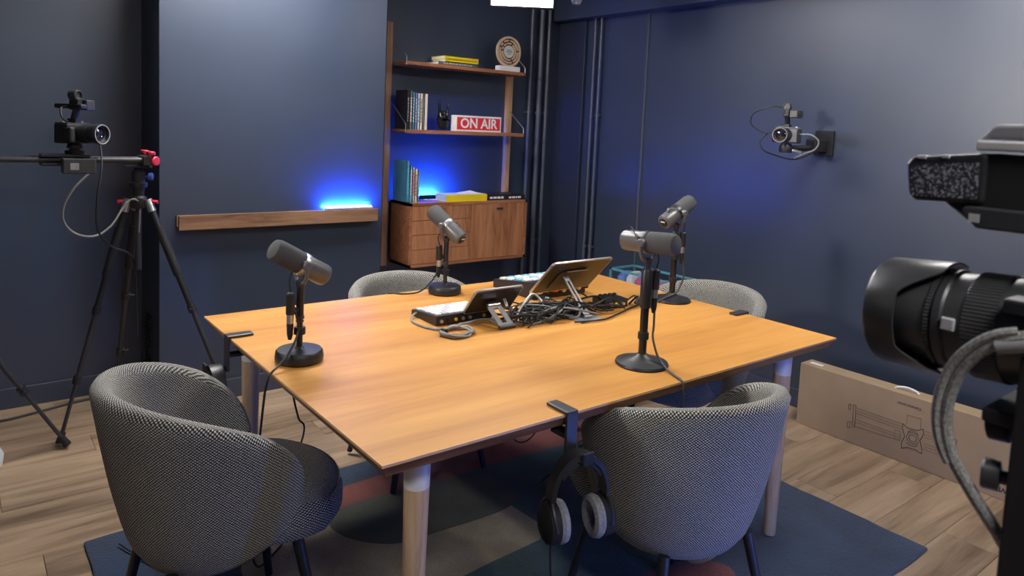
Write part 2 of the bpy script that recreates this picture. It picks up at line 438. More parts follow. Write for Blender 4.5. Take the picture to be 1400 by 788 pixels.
# ------------------------------------------------------------------ ledge on the wall
lg = empty('wall_ledge', (1.372, YP, 0.885), 0, 'long walnut picture ledge on the protruding wall', 'shelf')
MB().b2((-0.521, -0.062, 0.0), (0.521, -0.045, 0.07)).build('front_board', 'walnut', lg, 0, 0.0015)
MB().b2((-0.521, -0.045, 0.0), (0.521, 0.0, 0.016)).build('bottom_board', 'walnut', lg, 0)
MB().b2((-0.521, -0.014, 0.016), (0.521, 0.0, 0.066)).build('back_board', 'walnut', lg, 0)
bar(1.60, 1.865, YP - 0.030, 0.952, 'glowing blue light bar lying along the walnut ledge', radians(-26))

# ------------------------------------------------------------------ shelving
sh = empty('wall_shelf', (2.65, YB, 0), 0, 'teak wall shelf system with two shelves on pale uprights', 'shelf')
for x in (2.159, 3.113):
    MB().b2((x - 2.65 - 0.021, -0.034, 0.53), (x - 2.65 + 0.021, 0, 2.055)).build('upright', 'oakz', sh, 0, 0.002)
for z, yf in ((1.79, 3.872), (1.378, 3.86)):
    MB().b2((2.19 - 2.65, yf - YB, z), (3.102 - 2.65, -0.036, z + 0.022)).build('shelf_board', 'teakx', sh, 0, 0.002)
    for x in (2.187, 3.105):
        xx = x - 2.65; yf2 = yf - YB
        pts = [(xx, -0.03, z + 0.18), (xx, -0.04, z + 0.175), (xx, yf2 + 0.03, z + 0.07), (xx, yf2 + 0.012, z + 0.055), (xx, yf2 + 0.010, z + 0.04), (xx, yf2 + 0.010, z + 0.0)]
        MB().tube(pts, 0.0034, 6).build('wire_bracket', 'steel', sh)
cb = empty('teak_cabinet', (2.652, 3.80, 0.556), 0, 'wall hung teak cabinet with four drawers and a hinged door', 'cabinet')
W2, Hc, Dc = 0.457, 0.397, YB - 3.80 - 0.036
m = MB(); th = 0.018
m.b2((-W2, 0, 0), (-W2 + th, Dc, Hc)); m.b2((W2 - th, 0, 0), (W2, Dc, Hc)); m.b2((-W2, 0, 0), (W2, Dc, th)); m.b2((-W2, 0, Hc - th), (W2, Dc, Hc)); m.b2((-W2, Dc - 0.008, 0), (W2, Dc, Hc)); m.b2((-0.009, 0.005, 0), (0.009, Dc, Hc))
m.build('carcass', 'teakx', cb, 0)
ih = Hc - 2 * th; dh = ih / 4
def notch_front(m, x0, x1, z0, z1, y0, y1):
    m.b2((x0, y0, z0), (x1, y1, z1))
for k in range(4):
    z0 = th + k * dh
    d = MB().b2((-W2 + th + .002, 0.002, z0 + .0015), (-0.004, 0.02, z0 + dh - .0015)).build('drawer', 'teak', cb, 0, 0.0015)
    xc = (-W2 - 0.0) / 2
    MB().disc((xc + 0.01, 0.003, z0 + dh - 0.02), (0, -1, 0), [(0.0, 0), (0.022, 0), (0.022, 0.004), (0.016, 0.006), (0, 0.003)], 18).build('pull', 'teakx', d)
d = MB().b2((0.003, 0.002, th + .0015), (W2 - th - .002, 0.02, Hc - th - .0015)).build('door', 'teak', cb, 0, 0.0015)
m = MB().b2((0.20, -0.004, Hc - th - 0.042), (0.25, 0.003, Hc - th - 0.030)); m.b2((0.205, -0.01, Hc - th - 0.034), (0.245, 0.0, Hc - th - 0.028)); m.build('handle', 'ink', d)

# ------------------------------------------------------------------ books
def book(loc, w, d, h, cover, label, cat='book', stand=True, title=None, tilt=0.0, rz=0.0, paper='paper', group=None, spine=None):
    """standing: w thickness (x), d depth (y, spine at y=0 side), h height. lying: w along x (spine length), d depth, h thickness"""
    b = empty('book', loc, rz, label, cat, group)
    if tilt: b.rotation_euler = (0, tilt, rz)
    c = 0.0025
    m = MB()
    if stand:
        m.b2((0, 0, 0), (c, d, h)); m.b2((w - c, 0, 0), (w, d, h)); m.b2((0, 0, 0), (w, c, h)); m.build('cover', cover, b, 0)
        MB().b2((c, c, 0.003), (w - c, d - 0.004, h - 0.003)).build('pages', paper, b, 0)
        if title:
            m = MB(); z = h * 0.2; k = 0
            while z < h * 0.82:
                l = random.uniform(0.008, 0.022); m.b2((w * .3, -0.0005, z), (w * .7, 0, z + l)); z += l + 0.005
            m.build('spine_print', title, b, 0)
    else:
        m.b2((0, 0, 0), (w, d, c)); m.b2((0, 0, h - c), (w, d, h)); m.b2((0, 0, 0), (w, c, h)); m.build('cover', cover, b, 0)
        if spine: MB().b2((0, -0.0008, 0), (w, 0, h)).build('spine', spine, b, 0)
        MB().b2((0.003, c, c), (w - 0.003, d - 0.004, h - c)).build('pages', paper, b, 0)
        if title:
            m = MB(); x = w * 0.12
            while x < w * 0.8:
                l = random.uniform(0.01, 0.03); m.b2((x, -0.0005, h * .3), (x + l, 0, h * .7)); x += l + 0.006
            m.build('spine_print', title, b, 0)
    return b
colm('bk_black', (0.012, 0.014, 0.02)); colm('bk_olive', (0.16, 0.15, 0.12)); colm('bk_teal', (0.05, 0.24, 0.36)); colm('bk_purple', (0.18, 0.16, 0.42)); colm('bk_pale', (0.55, 0.62, 0.66)); colm('bk_cream', (0.66, 0.62, 0.54)); colm('bk_maroon', (0.22, 0.13, 0.12)); colm('bk_pink', (0.75, 0.62, 0.60))
colm('bk_blue', (0.08, 0.30, 0.46)); colm('bk_sky', (0.14, 0.45, 0.62)); colm('bk_green', (0.22, 0.34, 0.12)); colm('bk_grey', (0.17, 0.18, 0.20)); colm('bk_slate', (0.10, 0.11, 0.13))
S1, S2, S3 = 1.812, 1.40, 0.953
# top shelf
book((2.415, 3.885, S1), 0.30, 0.15, 0.020, 'bk_slate', 'grey paperback lying flat under the yellow books on the top shelf', stand=False, title='lgrey')
book((2.462, 3.882, S1 + 0.020), 0.252, 0.16, 0.018, 'yellow', 'lower of two bright yellow books lying on the top shelf', stand=False)
book((2.462, 3.884, S1 + 0.038), 0.255, 0.17, 0.020, 'yellow', 'topmost bright yellow book of the pile on the top shelf', stand=False)
# middle shelf, spines along x
x = 2.193
for wd, h, col, ti, lab in ((0.020, 0.238, 'bk_black', 'grey', 'tall black book at the left end of the middle shelf'),
        (0.018, 0.235, 'bk_olive', 'paper', 'olive grey paperback beside the tall black book'),
        (0.016, 0.228, 'bk_teal', 'bk_pale', 'teal paperback on the middle shelf'),
        (0.016, 0.224, 'bk_purple', 'bk_pale', 'purple paperback on the middle shelf'),
        (0.017, 0.222, 'bk_pale', 'bk_teal', 'pale blue paperback on the middle shelf'),
        (0.018, 0.222, 'bk_cream', 'bk_maroon', 'cream paperback with maroon print on the middle shelf'),
        (0.012, 0.223, 'bk_maroon', 'grey', 'narrow maroon book on the middle shelf'),
        (0.022, 0.222, 'bk_pink', 'paper', 'white and pink book at the right of the middle shelf row')):
    book((x, 3.872, S2), wd, 0.14, h, col, lab, title=ti, group='books standing on the middle shelf'); x += wd + 0.0012
# cabinet top
book((2.205, 3.87, S3), 0.022, 0.17, 0.255, 'bk_blue', 'tall blue hardback standing on the teak cabinet', title='bk_sky', group='books standing on the cabinet')
x = 2.2275
for wd, h, col, ti, lab in ((0.017, 0.225, 'bk_sky', 'paper', 'sky blue paperback beside the tall blue hardback'), (0.014, 0.215, 'bk_pale', 'red', 'white paperback with a red motif on the cabinet'), (0.018, 0.205, 'bk_cream', 'bk_olive', 'cream book standing on the cabinet'), (0.011, 0.200, 'bk_green', 'paper', 'thin green book at the end of the cabinet row')):
    book((x, 3.865, S3), wd, 0.14, h, col, lab, title=ti, group='books standing on the cabinet'); x += wd + 0.002
for k in range(5):
    book((2.468 + 0.002 * (k % 2), 3.822, S3 + k * 0.0088), 0.315, 0.130, 0.0085, 'bk_pale', ('bottom', 'second', 'middle', 'fourth', 'topmost')[k] + ' of five yellow spined magazines lying on the cabinet', 'magazine', stand=False, group='yellow spined magazines', spine='yellow')
fl2 = MB()
fl2.add([(2.60, 3.86, S3 + .0455), (2.75, 3.85, S3 + .0455), (2.77, 3.94, S3 + .0455), (2.63, 3.945, S3 + .0455), (2.70, 3.90, S3 + .062), (2.72, 3.92, S3 + .054), (2.60, 3.86, S3 + .0448), (2.75, 3.85, S3 + .0448), (2.77, 3.94, S3 + .0448), (2.63, 3.945, S3 + .0448)], [(0, 1, 4), (1, 5, 4), (1, 2, 5), (2, 3, 5), (3, 4, 5), (3, 0, 4), (6, 9, 8, 7), (0, 6, 7, 1), (1, 7, 8, 2), (2, 8, 9, 3), (3, 9, 6, 0)])
tag(fl2.build('leaflet', 'paper', None, 0), 'crumpled white leaflet on top of the yellow magazines', 'paper')
book((2.792, 3.825, S3), 0.155, 0.19, 0.034, 'bk_black', 'black boxed book lying next to the yellow magazines', stand=False, paper='bk_slate', title='paper')
book((2.950, 3.825, S3), 0.155, 0.19, 0.032, 'bk_black', 'black boxed book lying at the right end of the cabinet', stand=False, paper='bk_slate', title='paper')
bar(2.37, 2.60, 3.972, S3 + 0.0135, 'blue light bar glowing behind the magazines on the cabinet', radians(-72), 'blackm')

# ------------------------------------------------------------------ trophy, sign, hand
tr = empty('award_trophy', (2.995, 3.935, S1), 0, 'round laser cut plywood award on a white block, top shelf', 'trophy')
MB().b2((-0.085, -0.028, 0), (0.085, 0.028, 0.036)).build('base', 'white', tr, 0, 0.002)
def ring(m, r0, r1, y0, y1, a0, a1, zc, n=32):
    vs = []; fs = []
    full = a1 - a0 > 359
    k = n + 1
    for i in range(k):
        a = radians(a0 + (a1 - a0) * i / n)
        for r, y in ((r0, y0), (r1, y0), (r1, y1), (r0, y1)): vs.append((r * cos(a), y, zc + r * sin(a)))
    for i in range(n):
        for j in range(4): fs.append((i * 4 + j, i * 4 + (j + 1) % 4, (i + 1) * 4 + (j + 1) % 4, (i + 1) * 4 + j))
    if not full: fs += [(0, 1, 2, 3), (n * 4 + 3, n * 4 + 2, n * 4 + 1, n * 4)]
    m.add(vs, fs)
zc = 0.036 + 0.098
MB().disc((0, 0.004, zc), (0, -1, 0), [(0.0, 0), (0.097, 0), (0.097, 0.004), (0, 0.004)], 40).build('backing_disc', 'ink', tr)
m = MB(); ring(m, 0.087, 0.102, -0.010, 0.006, 0, 360, zc, 48); m.build('outer_ring', 'plywood', tr)
for r0, r1, segs in ((0.069, 0.079, ((10, 85), (95, 122), (134, 150), (162, 290), (302, 362))), (0.050, 0.060, ((-60, 55), (72, 105), (118, 138), (150, 165), (178, 285)))):
    for a, b in segs:
        m = MB(); ring(m, r0, r1, -0.009, 0.002, a, b, zc, 20); m.build('slotted_ring', 'plywood', tr)
MB().disc((0, 0.0, zc), (0, -1, 0), [(0, 0), (0.041, 0), (0.041, 0.009), (0, 0.009)], 32).build('centre_disc', 'bk_cream', tr)
m = MB()
for i, (wd, dz) in enumerate(((0.034, 0.010), (0.05, -0.002), (0.022, -0.016))): m.b2((-wd / 2, -0.0096, zc + dz - 0.003), (wd / 2, -0.009, zc + dz + 0.003))
m.build('engraved_lines', 'bk_teal', tr, 0)
sg = empty('on_air_sign', (2.745, 3.892, S2), 0, 'red and white ON AIR light box sign on the middle shelf', 'sign')
SW, SH = 0.183, 0.103
MB().b2((-SW, 0.0, 0), (SW, 0.055, SH)).build('box', 'white', sg, 0, 0.002)
MB().b2((-SW + .012, -0.0015, 0.012), (SW - .012, 0, SH - .012)).build('red_face', 'red', sg, 0)
text('ON AIR', 0.088, 'white', sg, frame_m((0, -0.002, SH / 2 - 0.001), (1, 0, 0), (0, 0, 1)), bold=0.0022, font_w=0.98)
def skin(name, mat, parent, verts, edges, radii, sub=2, loc=(0, 0, 0)):
    me = bpy.data.meshes.new(name); me.from_pydata(verts, edges, [])
    me.materials.append(M[mat])
    o = bpy.data.objects.new(name, me); COL.objects.link(o)
    if parent: o.parent = parent
    o.location = loc
    md = o.modifiers.new('skin', 'SKIN'); md.use_smooth_shade = True
    for i, r in enumerate(radii): me.skin_vertices[0].data[i].radius = (r, r * 0.8)
    me.skin_vertices[0].data[0].use_root = True
    o.modifiers.new('sub', 'SUBSURF').levels = sub
    o.modifiers['sub'].render_levels = sub
    return o
hv = [(0, 0, 0), (0, 0, 0.05), (0, 0, 0.085), (-0.028, 0, 0.115), (-0.032, 0, 0.15), (-0.034, 0, 0.195), (0.028, 0, 0.110), (0.033, 0, 0.145), (0.036, 0, 0.175),
      (-0.009, -0.005, 0.118), (-0.009, -0.03, 0.112), (-0.008, -0.032, 0.09), (0.011, -0.005, 0.116), (0.011, -0.03, 0.110), (0.010, -0.032, 0.09), (-0.036, -0.012, 0.065), (-0.034, -0.036, 0.082), (-0.006, -0.042, 0.097)]
he = [(0, 1), (1, 2), (2, 3), (3, 4), (4, 5), (2, 6), (6, 7), (7, 8), (2, 9), (9, 10), (10, 11), (2, 12), (12, 13), (13, 14), (1, 15), (15, 16), (16, 17)]
hr = [.036, .036, .036, .013, .011, .008, .012, .010, .007, .012, .011, .009, .012, .011, .009, .015, .011, .009]
tag(skin('hand_sculpture', 'blackg', None, hv, he, hr, 2, (2.505, 3.95, S2)), 'glossy black hand sculpture with raised index and little fingers', 'sculpture')

# ------------------------------------------------------------------ rug
rg = empty('rug', (0, 0, 0), 0, 'large dark blue rug with red, olive, teal and cream shapes under the table', 'rug')
def blob(pts, n=5): return [(p.x, p.y) for p in crom([(a, b, 0) for a, b in pts], n, True)]
rp = []
cor = [(0.325, 0.99), (2.735, 0.99), (2.755, 2.70), (0.325, 2.64)]
for i in range(4):
    a, b = cor[i], cor[(i + 1) % 4]
    for j in range(24):
        u = j / 24; rp.append((a[0] + (b[0] - a[0]) * u + random.uniform(-.004, .004), a[1] + (b[1] - a[1]) * u + random.uniform(-.004, .004)))
MB().prism(rp, 0.0005, 0.012, 'Z').build('pile_field', 'rug_blue', rg, 0, 0.004)
def patch(pts, mat, z):
    MB().prism(blob(pts), 0.0115, z, 'Z').build('pile_shape', mat, rg, 0)
patch([(0.75, 2.36), (1.11, 2.36), (1.33, 2.35), (1.61, 2.33), (1.88, 2.33), (2.26, 2.31), (2.46, 2.45), (2.07, 2.56), (1.66, 2.56), (1.39, 2.52), (1.18, 2.51), (0.80, 2.50)], 'rug_red', 0.0135)
patch([(0.70, 2.20), (0.86, 2.31), (1.04, 2.36), (1.6, 2.30), (1.75, 2.05), (1.6, 1.80), (1.28, 1.77), (1.05, 1.75), (0.75, 1.85)], 'rug_cream', 0.0128)
patch([(1.60, 2.33), (1.86, 2.34), (2.29, 2.29), (2.43, 2.06), (2.20, 1.85), (1.93, 1.80), (1.70, 1.84), (1.66, 2.00), (1.66, 2.2)], 'rug_teal', 0.0139)
patch([(1.04, 2.30), (1.06, 2.17), (1.17, 2.06), (1.33, 2.04), (1.62, 2.03), (1.74, 2.11), (1.70, 2.28), (1.59, 2.33), (1.40, 2.36), (1.16, 2.37)], 'rug_olive', 0.0145)
patch([(1.60, 1.80), (1.28, 1.78), (1.10, 1.74), (1.25, 1.50), (1.60, 1.42), (1.93, 1.52), (1.98, 1.72), (1.80, 1.82)], 'rug_teal', 0.0150)
patch([(1.55, 1.38), (1.80, 1.46), (1.98, 1.40), (2.02, 1.30), (1.87, 1.22), (1.65, 1.25)], 'rug_red', 0.0155)
patch([(1.94, 1.43), (2.05, 1.48), (2.18, 1.47), (2.33, 1.51), (2.36, 1.46), (2.2, 1.41), (2.05, 1.39), (1.96, 1.39)], 'rug_cream', 0.0161)
RZ = 0.0155

# ------------------------------------------------------------------ table
TX0, TX1, TY0, TY1, TZ = 0.680, 2.477, 1.256, 2.558, 0.75
tb = empty('studio_table', ((TX0 + TX1) / 2, (TY0 + TY1) / 2, 0), 0, 'large wooden table with an orange varnished top and round pale legs', 'table')
hx, hy = (TX1 - TX0) / 2, (TY1 - TY0) / 2
m = MB(); lip, ins, lo = 0.006, 0.020, 0.030
vs = []
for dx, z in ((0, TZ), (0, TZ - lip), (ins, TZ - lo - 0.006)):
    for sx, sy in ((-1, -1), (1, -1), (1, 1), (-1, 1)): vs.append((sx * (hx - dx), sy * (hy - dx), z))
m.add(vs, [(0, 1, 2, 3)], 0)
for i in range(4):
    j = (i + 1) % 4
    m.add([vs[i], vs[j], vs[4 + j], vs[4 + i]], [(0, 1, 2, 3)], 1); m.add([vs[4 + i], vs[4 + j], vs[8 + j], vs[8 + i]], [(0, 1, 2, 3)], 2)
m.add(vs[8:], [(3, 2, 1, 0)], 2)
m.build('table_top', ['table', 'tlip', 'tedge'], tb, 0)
for (x, y) in ((0.835, 1.375), (2.325, 1.365), (0.80, 2.43), (2.33, 2.43)):
    lx, ly = x - (TX0 + TX1) / 2, y - (TY0 + TY1) / 2; zt = TZ - lo - 0.006
    lgm = MB().lathe([(0.020, 0.0), (0.0215, 0.004), (0.030, zt - 0.115)], 28, Matrix.Translation((lx, ly, RZ if x > 1 or y < 2 else RZ))).build('leg', 'beech', tb)
    MB().lathe([(0.0302, zt - 0.115 + RZ), (0.0315, zt)], 28, Matrix.Translation((lx, ly, 0))).build('white_collar', 'white', lgm)

# ------------------------------------------------------------------ chairs (face local +x)
def make_chair():
    c = empty('tub_chair', (0, 0, 0), 0)
    # shell
    Tm, zc, zt0, zb0 = 126.0, 0.48, 0.760, 0.328
    m = MB(); nu, nv = 56, 14; uv = []
    def ro(z):
        s = max(0.0, min(1.0, (z - zb0) / (zt0 - zb0)))
        return 0.195 + 0.108 * s ** 0.60
    def pt(t, v, inn):
        q = min(1.0, abs(t) / Tm)
        up = zc + (zt0 - zc) * (1 - q ** 2.3) ** 0.55
        dn = zc - (zc - zb0) * (1 - q ** 3.2) ** 0.5
        z = dn + (up - dn) * v
        r = ro(z) - inn
        a = radians(180 + t)
        return Vector((r * cos(a) * 1.0, r * sin(a) * 1.0, z)), (radians(t) * 0.29, z)
    th = 0.052
    for side, inn in ((0, 0.0), (1, th)):
        for i in range(nu + 1):
            t = -Tm * 0.995 + 2 * Tm * 0.995 * i / nu
            for j in range(nv + 1):
                v = j / nv
                if inn: v = 0.03 + 0.955 * v
                p, u = pt(t, v, inn * min(1, 0.25 + 3.0 * (1 - abs(t) / Tm)) ); m.v.append(tuple(p)); uv.append((u[0] + 3 * side, u[1]))
    k = nv + 1; N = (nu + 1) * k
    for i in range(nu):
        for j in range(nv):
            a, b, cc, d = i * k + j, (i + 1) * k + j, (i + 1) * k + j + 1, i * k + j + 1
            m.f.append((a, b, cc, d)); m.f.append((N + a, N + d, N + cc, N + b))
        # rounded rim
    def bridge(A, B, up):
        # rounded strip between the outer loop A and inner loop B with its own running UV
        rows = []
        for w_ in (0.0, 0.2, 0.5, 0.8, 1.0):
            row = []
            for a, b in zip(A, B):
                pa, pb = Vector(m.v[a]), Vector(m.v[b]); gap = (pa - pb).length
                p = pa.lerp(pb, w_) + Vector((0, 0, up)) * gap * 0.40 * sqrt(max(0.0, 1 - (2 * w_ - 1) ** 2))
                row.append(len(m.v)); m.v.append(tuple(p)); uv.append((uv[a][0], uv[a][1] + up * w_ * 0.068))
            rows.append(row)
        for r0_, r1_ in zip(rows, rows[1:]):
            for i in range(len(A) - 1): m.f.append((r0_[i], r0_[i + 1], r1_[i + 1], r1_[i]))
    top = [i * k + nv for i in range(nu + 1)]; bot = [i * k for i in range(nu + 1)]
    bridge(top, [N + i for i in top], 1.0)
    bridge(bot, [N + i for i in bot], -1.0)
    for e in (0, nu):
        A = [e * k + j for j in range(k)]; B = [N + a for a in A]
        for j in range(nv): m.f.append((A[j], A[j + 1], B[j + 1], B[j]))
    m.m = [0] * len(m.f); m.uv = uv
    so_ = m.build('shell', 'tweed', c, 60)
    bm = bmesh.new(); bm.from_mesh(so_.data); bmesh.ops.remove_doubles(bm, verts=bm.verts, dist=1e-5); bmesh.ops.recalc_face_normals(bm, faces=bm.faces); bm.to_mesh(so_.data); bm.free()
    # seat: wide at the front, narrow inside the shell
    m = MB(); n = 56; uv = []
    prof = [(0.0, 0.333), (0.6, 0.333), (0.80, 0.338), (0.93, 0.355), (1.0, 0.39), (1.0, 0.42), (0.965, 0.452), (0.88, 0.470), (0.6, 0.478), (0.0, 0.482)]
    for r, z in prof:
        for i in range(n):
            a = 2 * pi * i / n; d = abs((a + pi) % (2 * pi) - pi); dd = math.degrees(d)
            q = max(0.0, min(1.0, (dd - 40) / 36)); q = q * q * (3 - 2 * q)
            R = 0.295 * (1 - q) + 0.205 * q
            x, y = R * r * cos(a) * 1.06 + 0.012, R * r * sin(a)
            m.v.append((x, y, z)); uv.append((a * 0.28 if 0.3 < z < 0.455 else x, z if 0.3 < z < 0.455 else y))
    for j in range(len(prof) - 1):
        for i in range(n):
            q = (i + 1) % n; m.f.append((j * n + i, j * n + q, (j + 1) * n + q, (j + 1) * n + i))
    m.m = [0] * len(m.f); m.uv = uv
    m.build('seat', 'tweed', c, 50)
    # welt seam between the seat top and its side
    pts = []
    for i in range(40):
        a = radians(-52 + 104 * i / 39); pts.append((0.2855 * cos(a) * 1.06 + 0.012, 0.2855 * sin(a), 0.4525))
    MB().tube(pts, 0.0022, 6).build('seat_welt', 'bk_olive', c)
    for sx, sy in ((1, 1), (1, -1), (-1, 1), (-1, -1)):
        MB().rod((sx * 0.155, sy * 0.150, 0.338), (sx * 0.21, sy * 0.21, RZ), 0.016, 0.0115, 16).build('leg', 'black', c)
    return c
ch0 = make_chair()
CH = [((0.555, 1.92, 0), 0, 'grey tweed tub chair at the left end of the table, nearest the tripod'),
      ((1.64, 1.28, 0), 80, 'grey tweed tub chair on the near side of the table beside the hanging headphones'),
      ((1.545, 2.56, 0), -92, 'grey tweed tub chair across the table, in front of the teak cabinet'),
      ((2.54, 1.93, 0), 180, 'grey tweed tub chair at the right end of the table by the right wall')]
for i, (l, a, lab) in enumerate(CH):
    o = ch0 if i == 0 else copy_tree(ch0)
    o.location = l; o.rotation_euler = (0, 0, radians(a)); tag(o, lab, 'chair', 'tweed tub chairs around the table')

# ------------------------------------------------------------------ microphones
def make_mic(bx, by, zc, d, style, xlr_side, cable, lab, rz=0.0):
    t = empty('microphone', (bx, by, TZ), 0, lab, 'microphone', 'broadcast microphones on the table')
    d = Vector(d).normalized(); H = zc - TZ
    side = d.cross(Vector((0, 0, 1))).normalized()
    if style == 'thick':
        MB().lathe([(0.060, 0.0), (0.067, 0.004), (0.0685, 0.014), (0.066, 0.030), (0.062, 0.0345), (0.014, 0.037), (0.010, 0.042)], 40).build('base', 'black', t)
        MB().lathe([(0.0085, 0.036), (0.0085, H - 0.10)], 16).build('pole', 'black', t)
        MB().lathe([(0.0115, H - 0.17), (0.0115, H - 0.165)], 16).lathe([(0.0125, H - 0.160), (0.0125, H - 0.152)], 16).build('collar', 'char', t)
        MB().lathe([(0.0105, H - 0.150), (0.0105, H - 0.062)], 16).build('upper_tube', 'black', t)
        zs = H - 0.062
    else:
        MB().lathe([(0.079, 0.0), (0.0805, 0.004), (0.078, 0.010), (0.055, 0.016), (0.025, 0.025), (0.015, 0.034)], 44).build('base', 'black', t)
        MB().lathe([(0.0125, 0.03), (0.0125, 0.215)], 18).build('pole', 'blackg', t)
        MB().lathe([(0.0165, 0.175), (0.0175, 0.18), (0.0175, 0.285), (0.0135, 0.292)], 20).build('clutch', 'black', t)
        MB().lathe([(0.010, 0.29), (0.010, H - 0.06)], 16).build('upper_tube', 'char', t)
        zs = H - 0.062
    # velcro strap
    MB().lathe([(0.0155, 0.078), (0.0165, 0.079), (0.0165, 0.098), (0.0155, 0.099)], 16).build('strap', 'blackm', t)
    # swivel and yoke
    c0 = Vector((0, 0, H))
    m = MB(); m.lathe([(0.013, zs - 0.004), (0.014, zs), (0.014, zs + 0.012), (0.008, zs + 0.016)], 16)
    m.build('swivel', 'char', t)
    m = MB()
    for s in (-1, 1):
        pts = [Vector((0, 0, zs + 0.008)), Vector((0, 0, zs + 0.010)) + side * s * 0.022, Vector((0, 0, zs + 0.030)) + side * s * 0.038, c0 + side * s * 0.0405 - Vector((0, 0, 0.012)), c0 + side * s * 0.0405]
        m.tube(crom(pts, 4), 0.0055, 8)
        m.disc(c0 + side * s * 0.031, side * s, [(0.0, 0), (0.013, 0), (0.013, 0.014), (0.010, 0.018), (0.0, 0.018)], 16)
    m.build('yoke', 'micgrey', t)
    fm = Matrix.Translation(c0) @ d.to_track_quat('Z', 'Y').to_matrix().to_4x4()
    MB().lathe([(0.0, -0.092), (0.024, -0.092), (0.0295, -0.088), (0.0315, -0.080), (0.0315, -0.012)], 36, fm).build('body', 'micgrey', t)
    MB().lathe([(0.0335, -0.014), (0.034, -0.012), (0.034, 0.002), (0.0335, 0.004)], 36, fm).build('mounting_ring', 'steel' if style == 'thick' else 'char', t)
    MB().lathe([(0.0315, 0.0), (0.0325, 0.01), (0.033, 0.05), (0.0325, 0.082), (0.029, 0.094), (0.020, 0.099), (0.0, 0.100)], 36, fm).build('windscreen', 'foam', t)
    p = MB().lathe([(0.0, -0.0945), (0.018, -0.0945), (0.018, -0.092)], 20, fm).build('rear_plate', 'blackm', t)
    MB().box((0, 0, 0), (0.020, 0.005, 0.002)).xf(fm @ Matrix.Translation((0, 0.006, -0.0955))).build('rear_label', 'paper', p, 0)
    # thin lead from the body to the connector block, XLR block, plug and cable
    xs = Vector(xlr_side).normalized() * (0.030 if style == 'thick' else 0.031)
    zx = zs - 0.02
    bk = c0 - d * 0.06 + Vector((0, 0, 0.030))
    MB().tube(crom([c0 - d * 0.085 + Vector((0, 0, 0.012)), bk + side * 0.012 + Vector((0, 0, 0.012)), c0 + side * 0.036 + d * -0.01 + Vector((0, 0, 0.005)), c0 + xs * 1.1 - Vector((0, 0, 0.04)), Vector((xs.x, xs.y, zx + 0.002))], 6), 0.0022, 6).build('thin_lead', 'cable', t)
    m = MB(); m.lathe([(0.0115, zx - 0.062), (0.0125, zx - 0.06), (0.0125, zx - 0.004), (0.009, zx)], 16, Matrix.Translation((xs.x, xs.y, 0)))
    m.box((xs.x / 2, xs.y / 2, zx - 0.05), (0.014, 0.014, 0.012)); m.build('connector_block', 'black', t)
    m = MB().lathe([(0.0095, zx - 0.088), (0.0095, zx - 0.062)], 16, Matrix.Translation((xs.x, xs.y, 0))); m.build('plug_shell', 'steel', t)
    m = MB().lathe([(0.005, zx - 0.135), (0.0085, zx - 0.12), (0.0098, zx - 0.088)], 16, Matrix.Translation((xs.x, xs.y, 0))); m.build('plug_boot', 'blackm', t)
    o = Vector((bx, by, TZ))
    pts = [Vector((xs.x, xs.y, zx - 0.125))] + [Vector(p) - o for p in cable]
    MB().tube(crom(pts, 8), 0.0034, 8).build('cable', 'cable' if style == 'thick' else 'mcable', t)
    return t
def vv(*p): return p
make_mic(0.783, 1.960, 1.034, (-0.85, -0.05, 0.50), 'thick', (-0.9, -0.1, 0),
         [(0.760, 1.950, 0.90), (0.772, 1.944, 0.865), (0.768, 1.940, 0.83), (0.735, 1.915, 0.792), (0.70, 1.895, 0.768), (0.676, 1.883, 0.756), (0.662, 1.880, 0.73), (0.660, 1.90, 0.66), (0.664, 1.96, 0.45), (0.68, 2.05, 0.22), (0.74, 2.16, 0.03), (0.85, 2.25, 0.02)],
         'grey microphone on a thick round base at the left end of the table')
make_mic(1.602, 2.468, 1.034, (-0.30, 0.76, 0.57), 'thick', (-0.9, 0.2, 0),
         [(1.570, 2.47, 0.87), (1.555, 2.475, 0.82), (1.50, 2.49, 0.765), (1.44, 2.52, 0.754), (1.40, 2.552, 0.754), (1.39, 2.572, 0.73), (1.392, 2.58, 0.60), (1.40, 2.5, 0.3), (1.44, 2.40, 0.03)],
         'grey microphone on a thick round base by the far chair in front of the cabinet')
make_mic(1.639, 1.422, 1.123, (0.10, -0.99, 0.06), 'dome', (0.75, -0.2, 0),
         [(1.672, 1.414, 0.93), (1.664, 1.405, 0.87), (1.655, 1.398, 0.835), (1.655, 1.375, 0.785), (1.652, 1.340, 0.760), (1.635, 1.290, 0.754), (1.622, 1.258, 0.7545), (1.616, 1.244, 0.74), (1.615, 1.245, 0.65), (1.63, 1.27, 0.55), (1.70, 1.45, 0.52), (1.8, 1.9, 0.20), (1.85, 2.1, 0.02)],
         'grey microphone lying level on a domed base at the near edge of the table')
make_mic(2.379, 1.923, 1.124, (0.86, 0.0, 0.44), 'dome', (0.6, -0.5, 0),
         [(2.402, 1.90, 0.93), (2.410, 1.893, 0.86), (2.405, 1.900, 0.82), (2.372, 1.895, 0.79), (2.33, 1.91, 0.772), (2.28, 1.925, 0.755), (2.20, 1.94, 0.754)],
         'grey microphone tilted up on a domed base at the right end of the table')

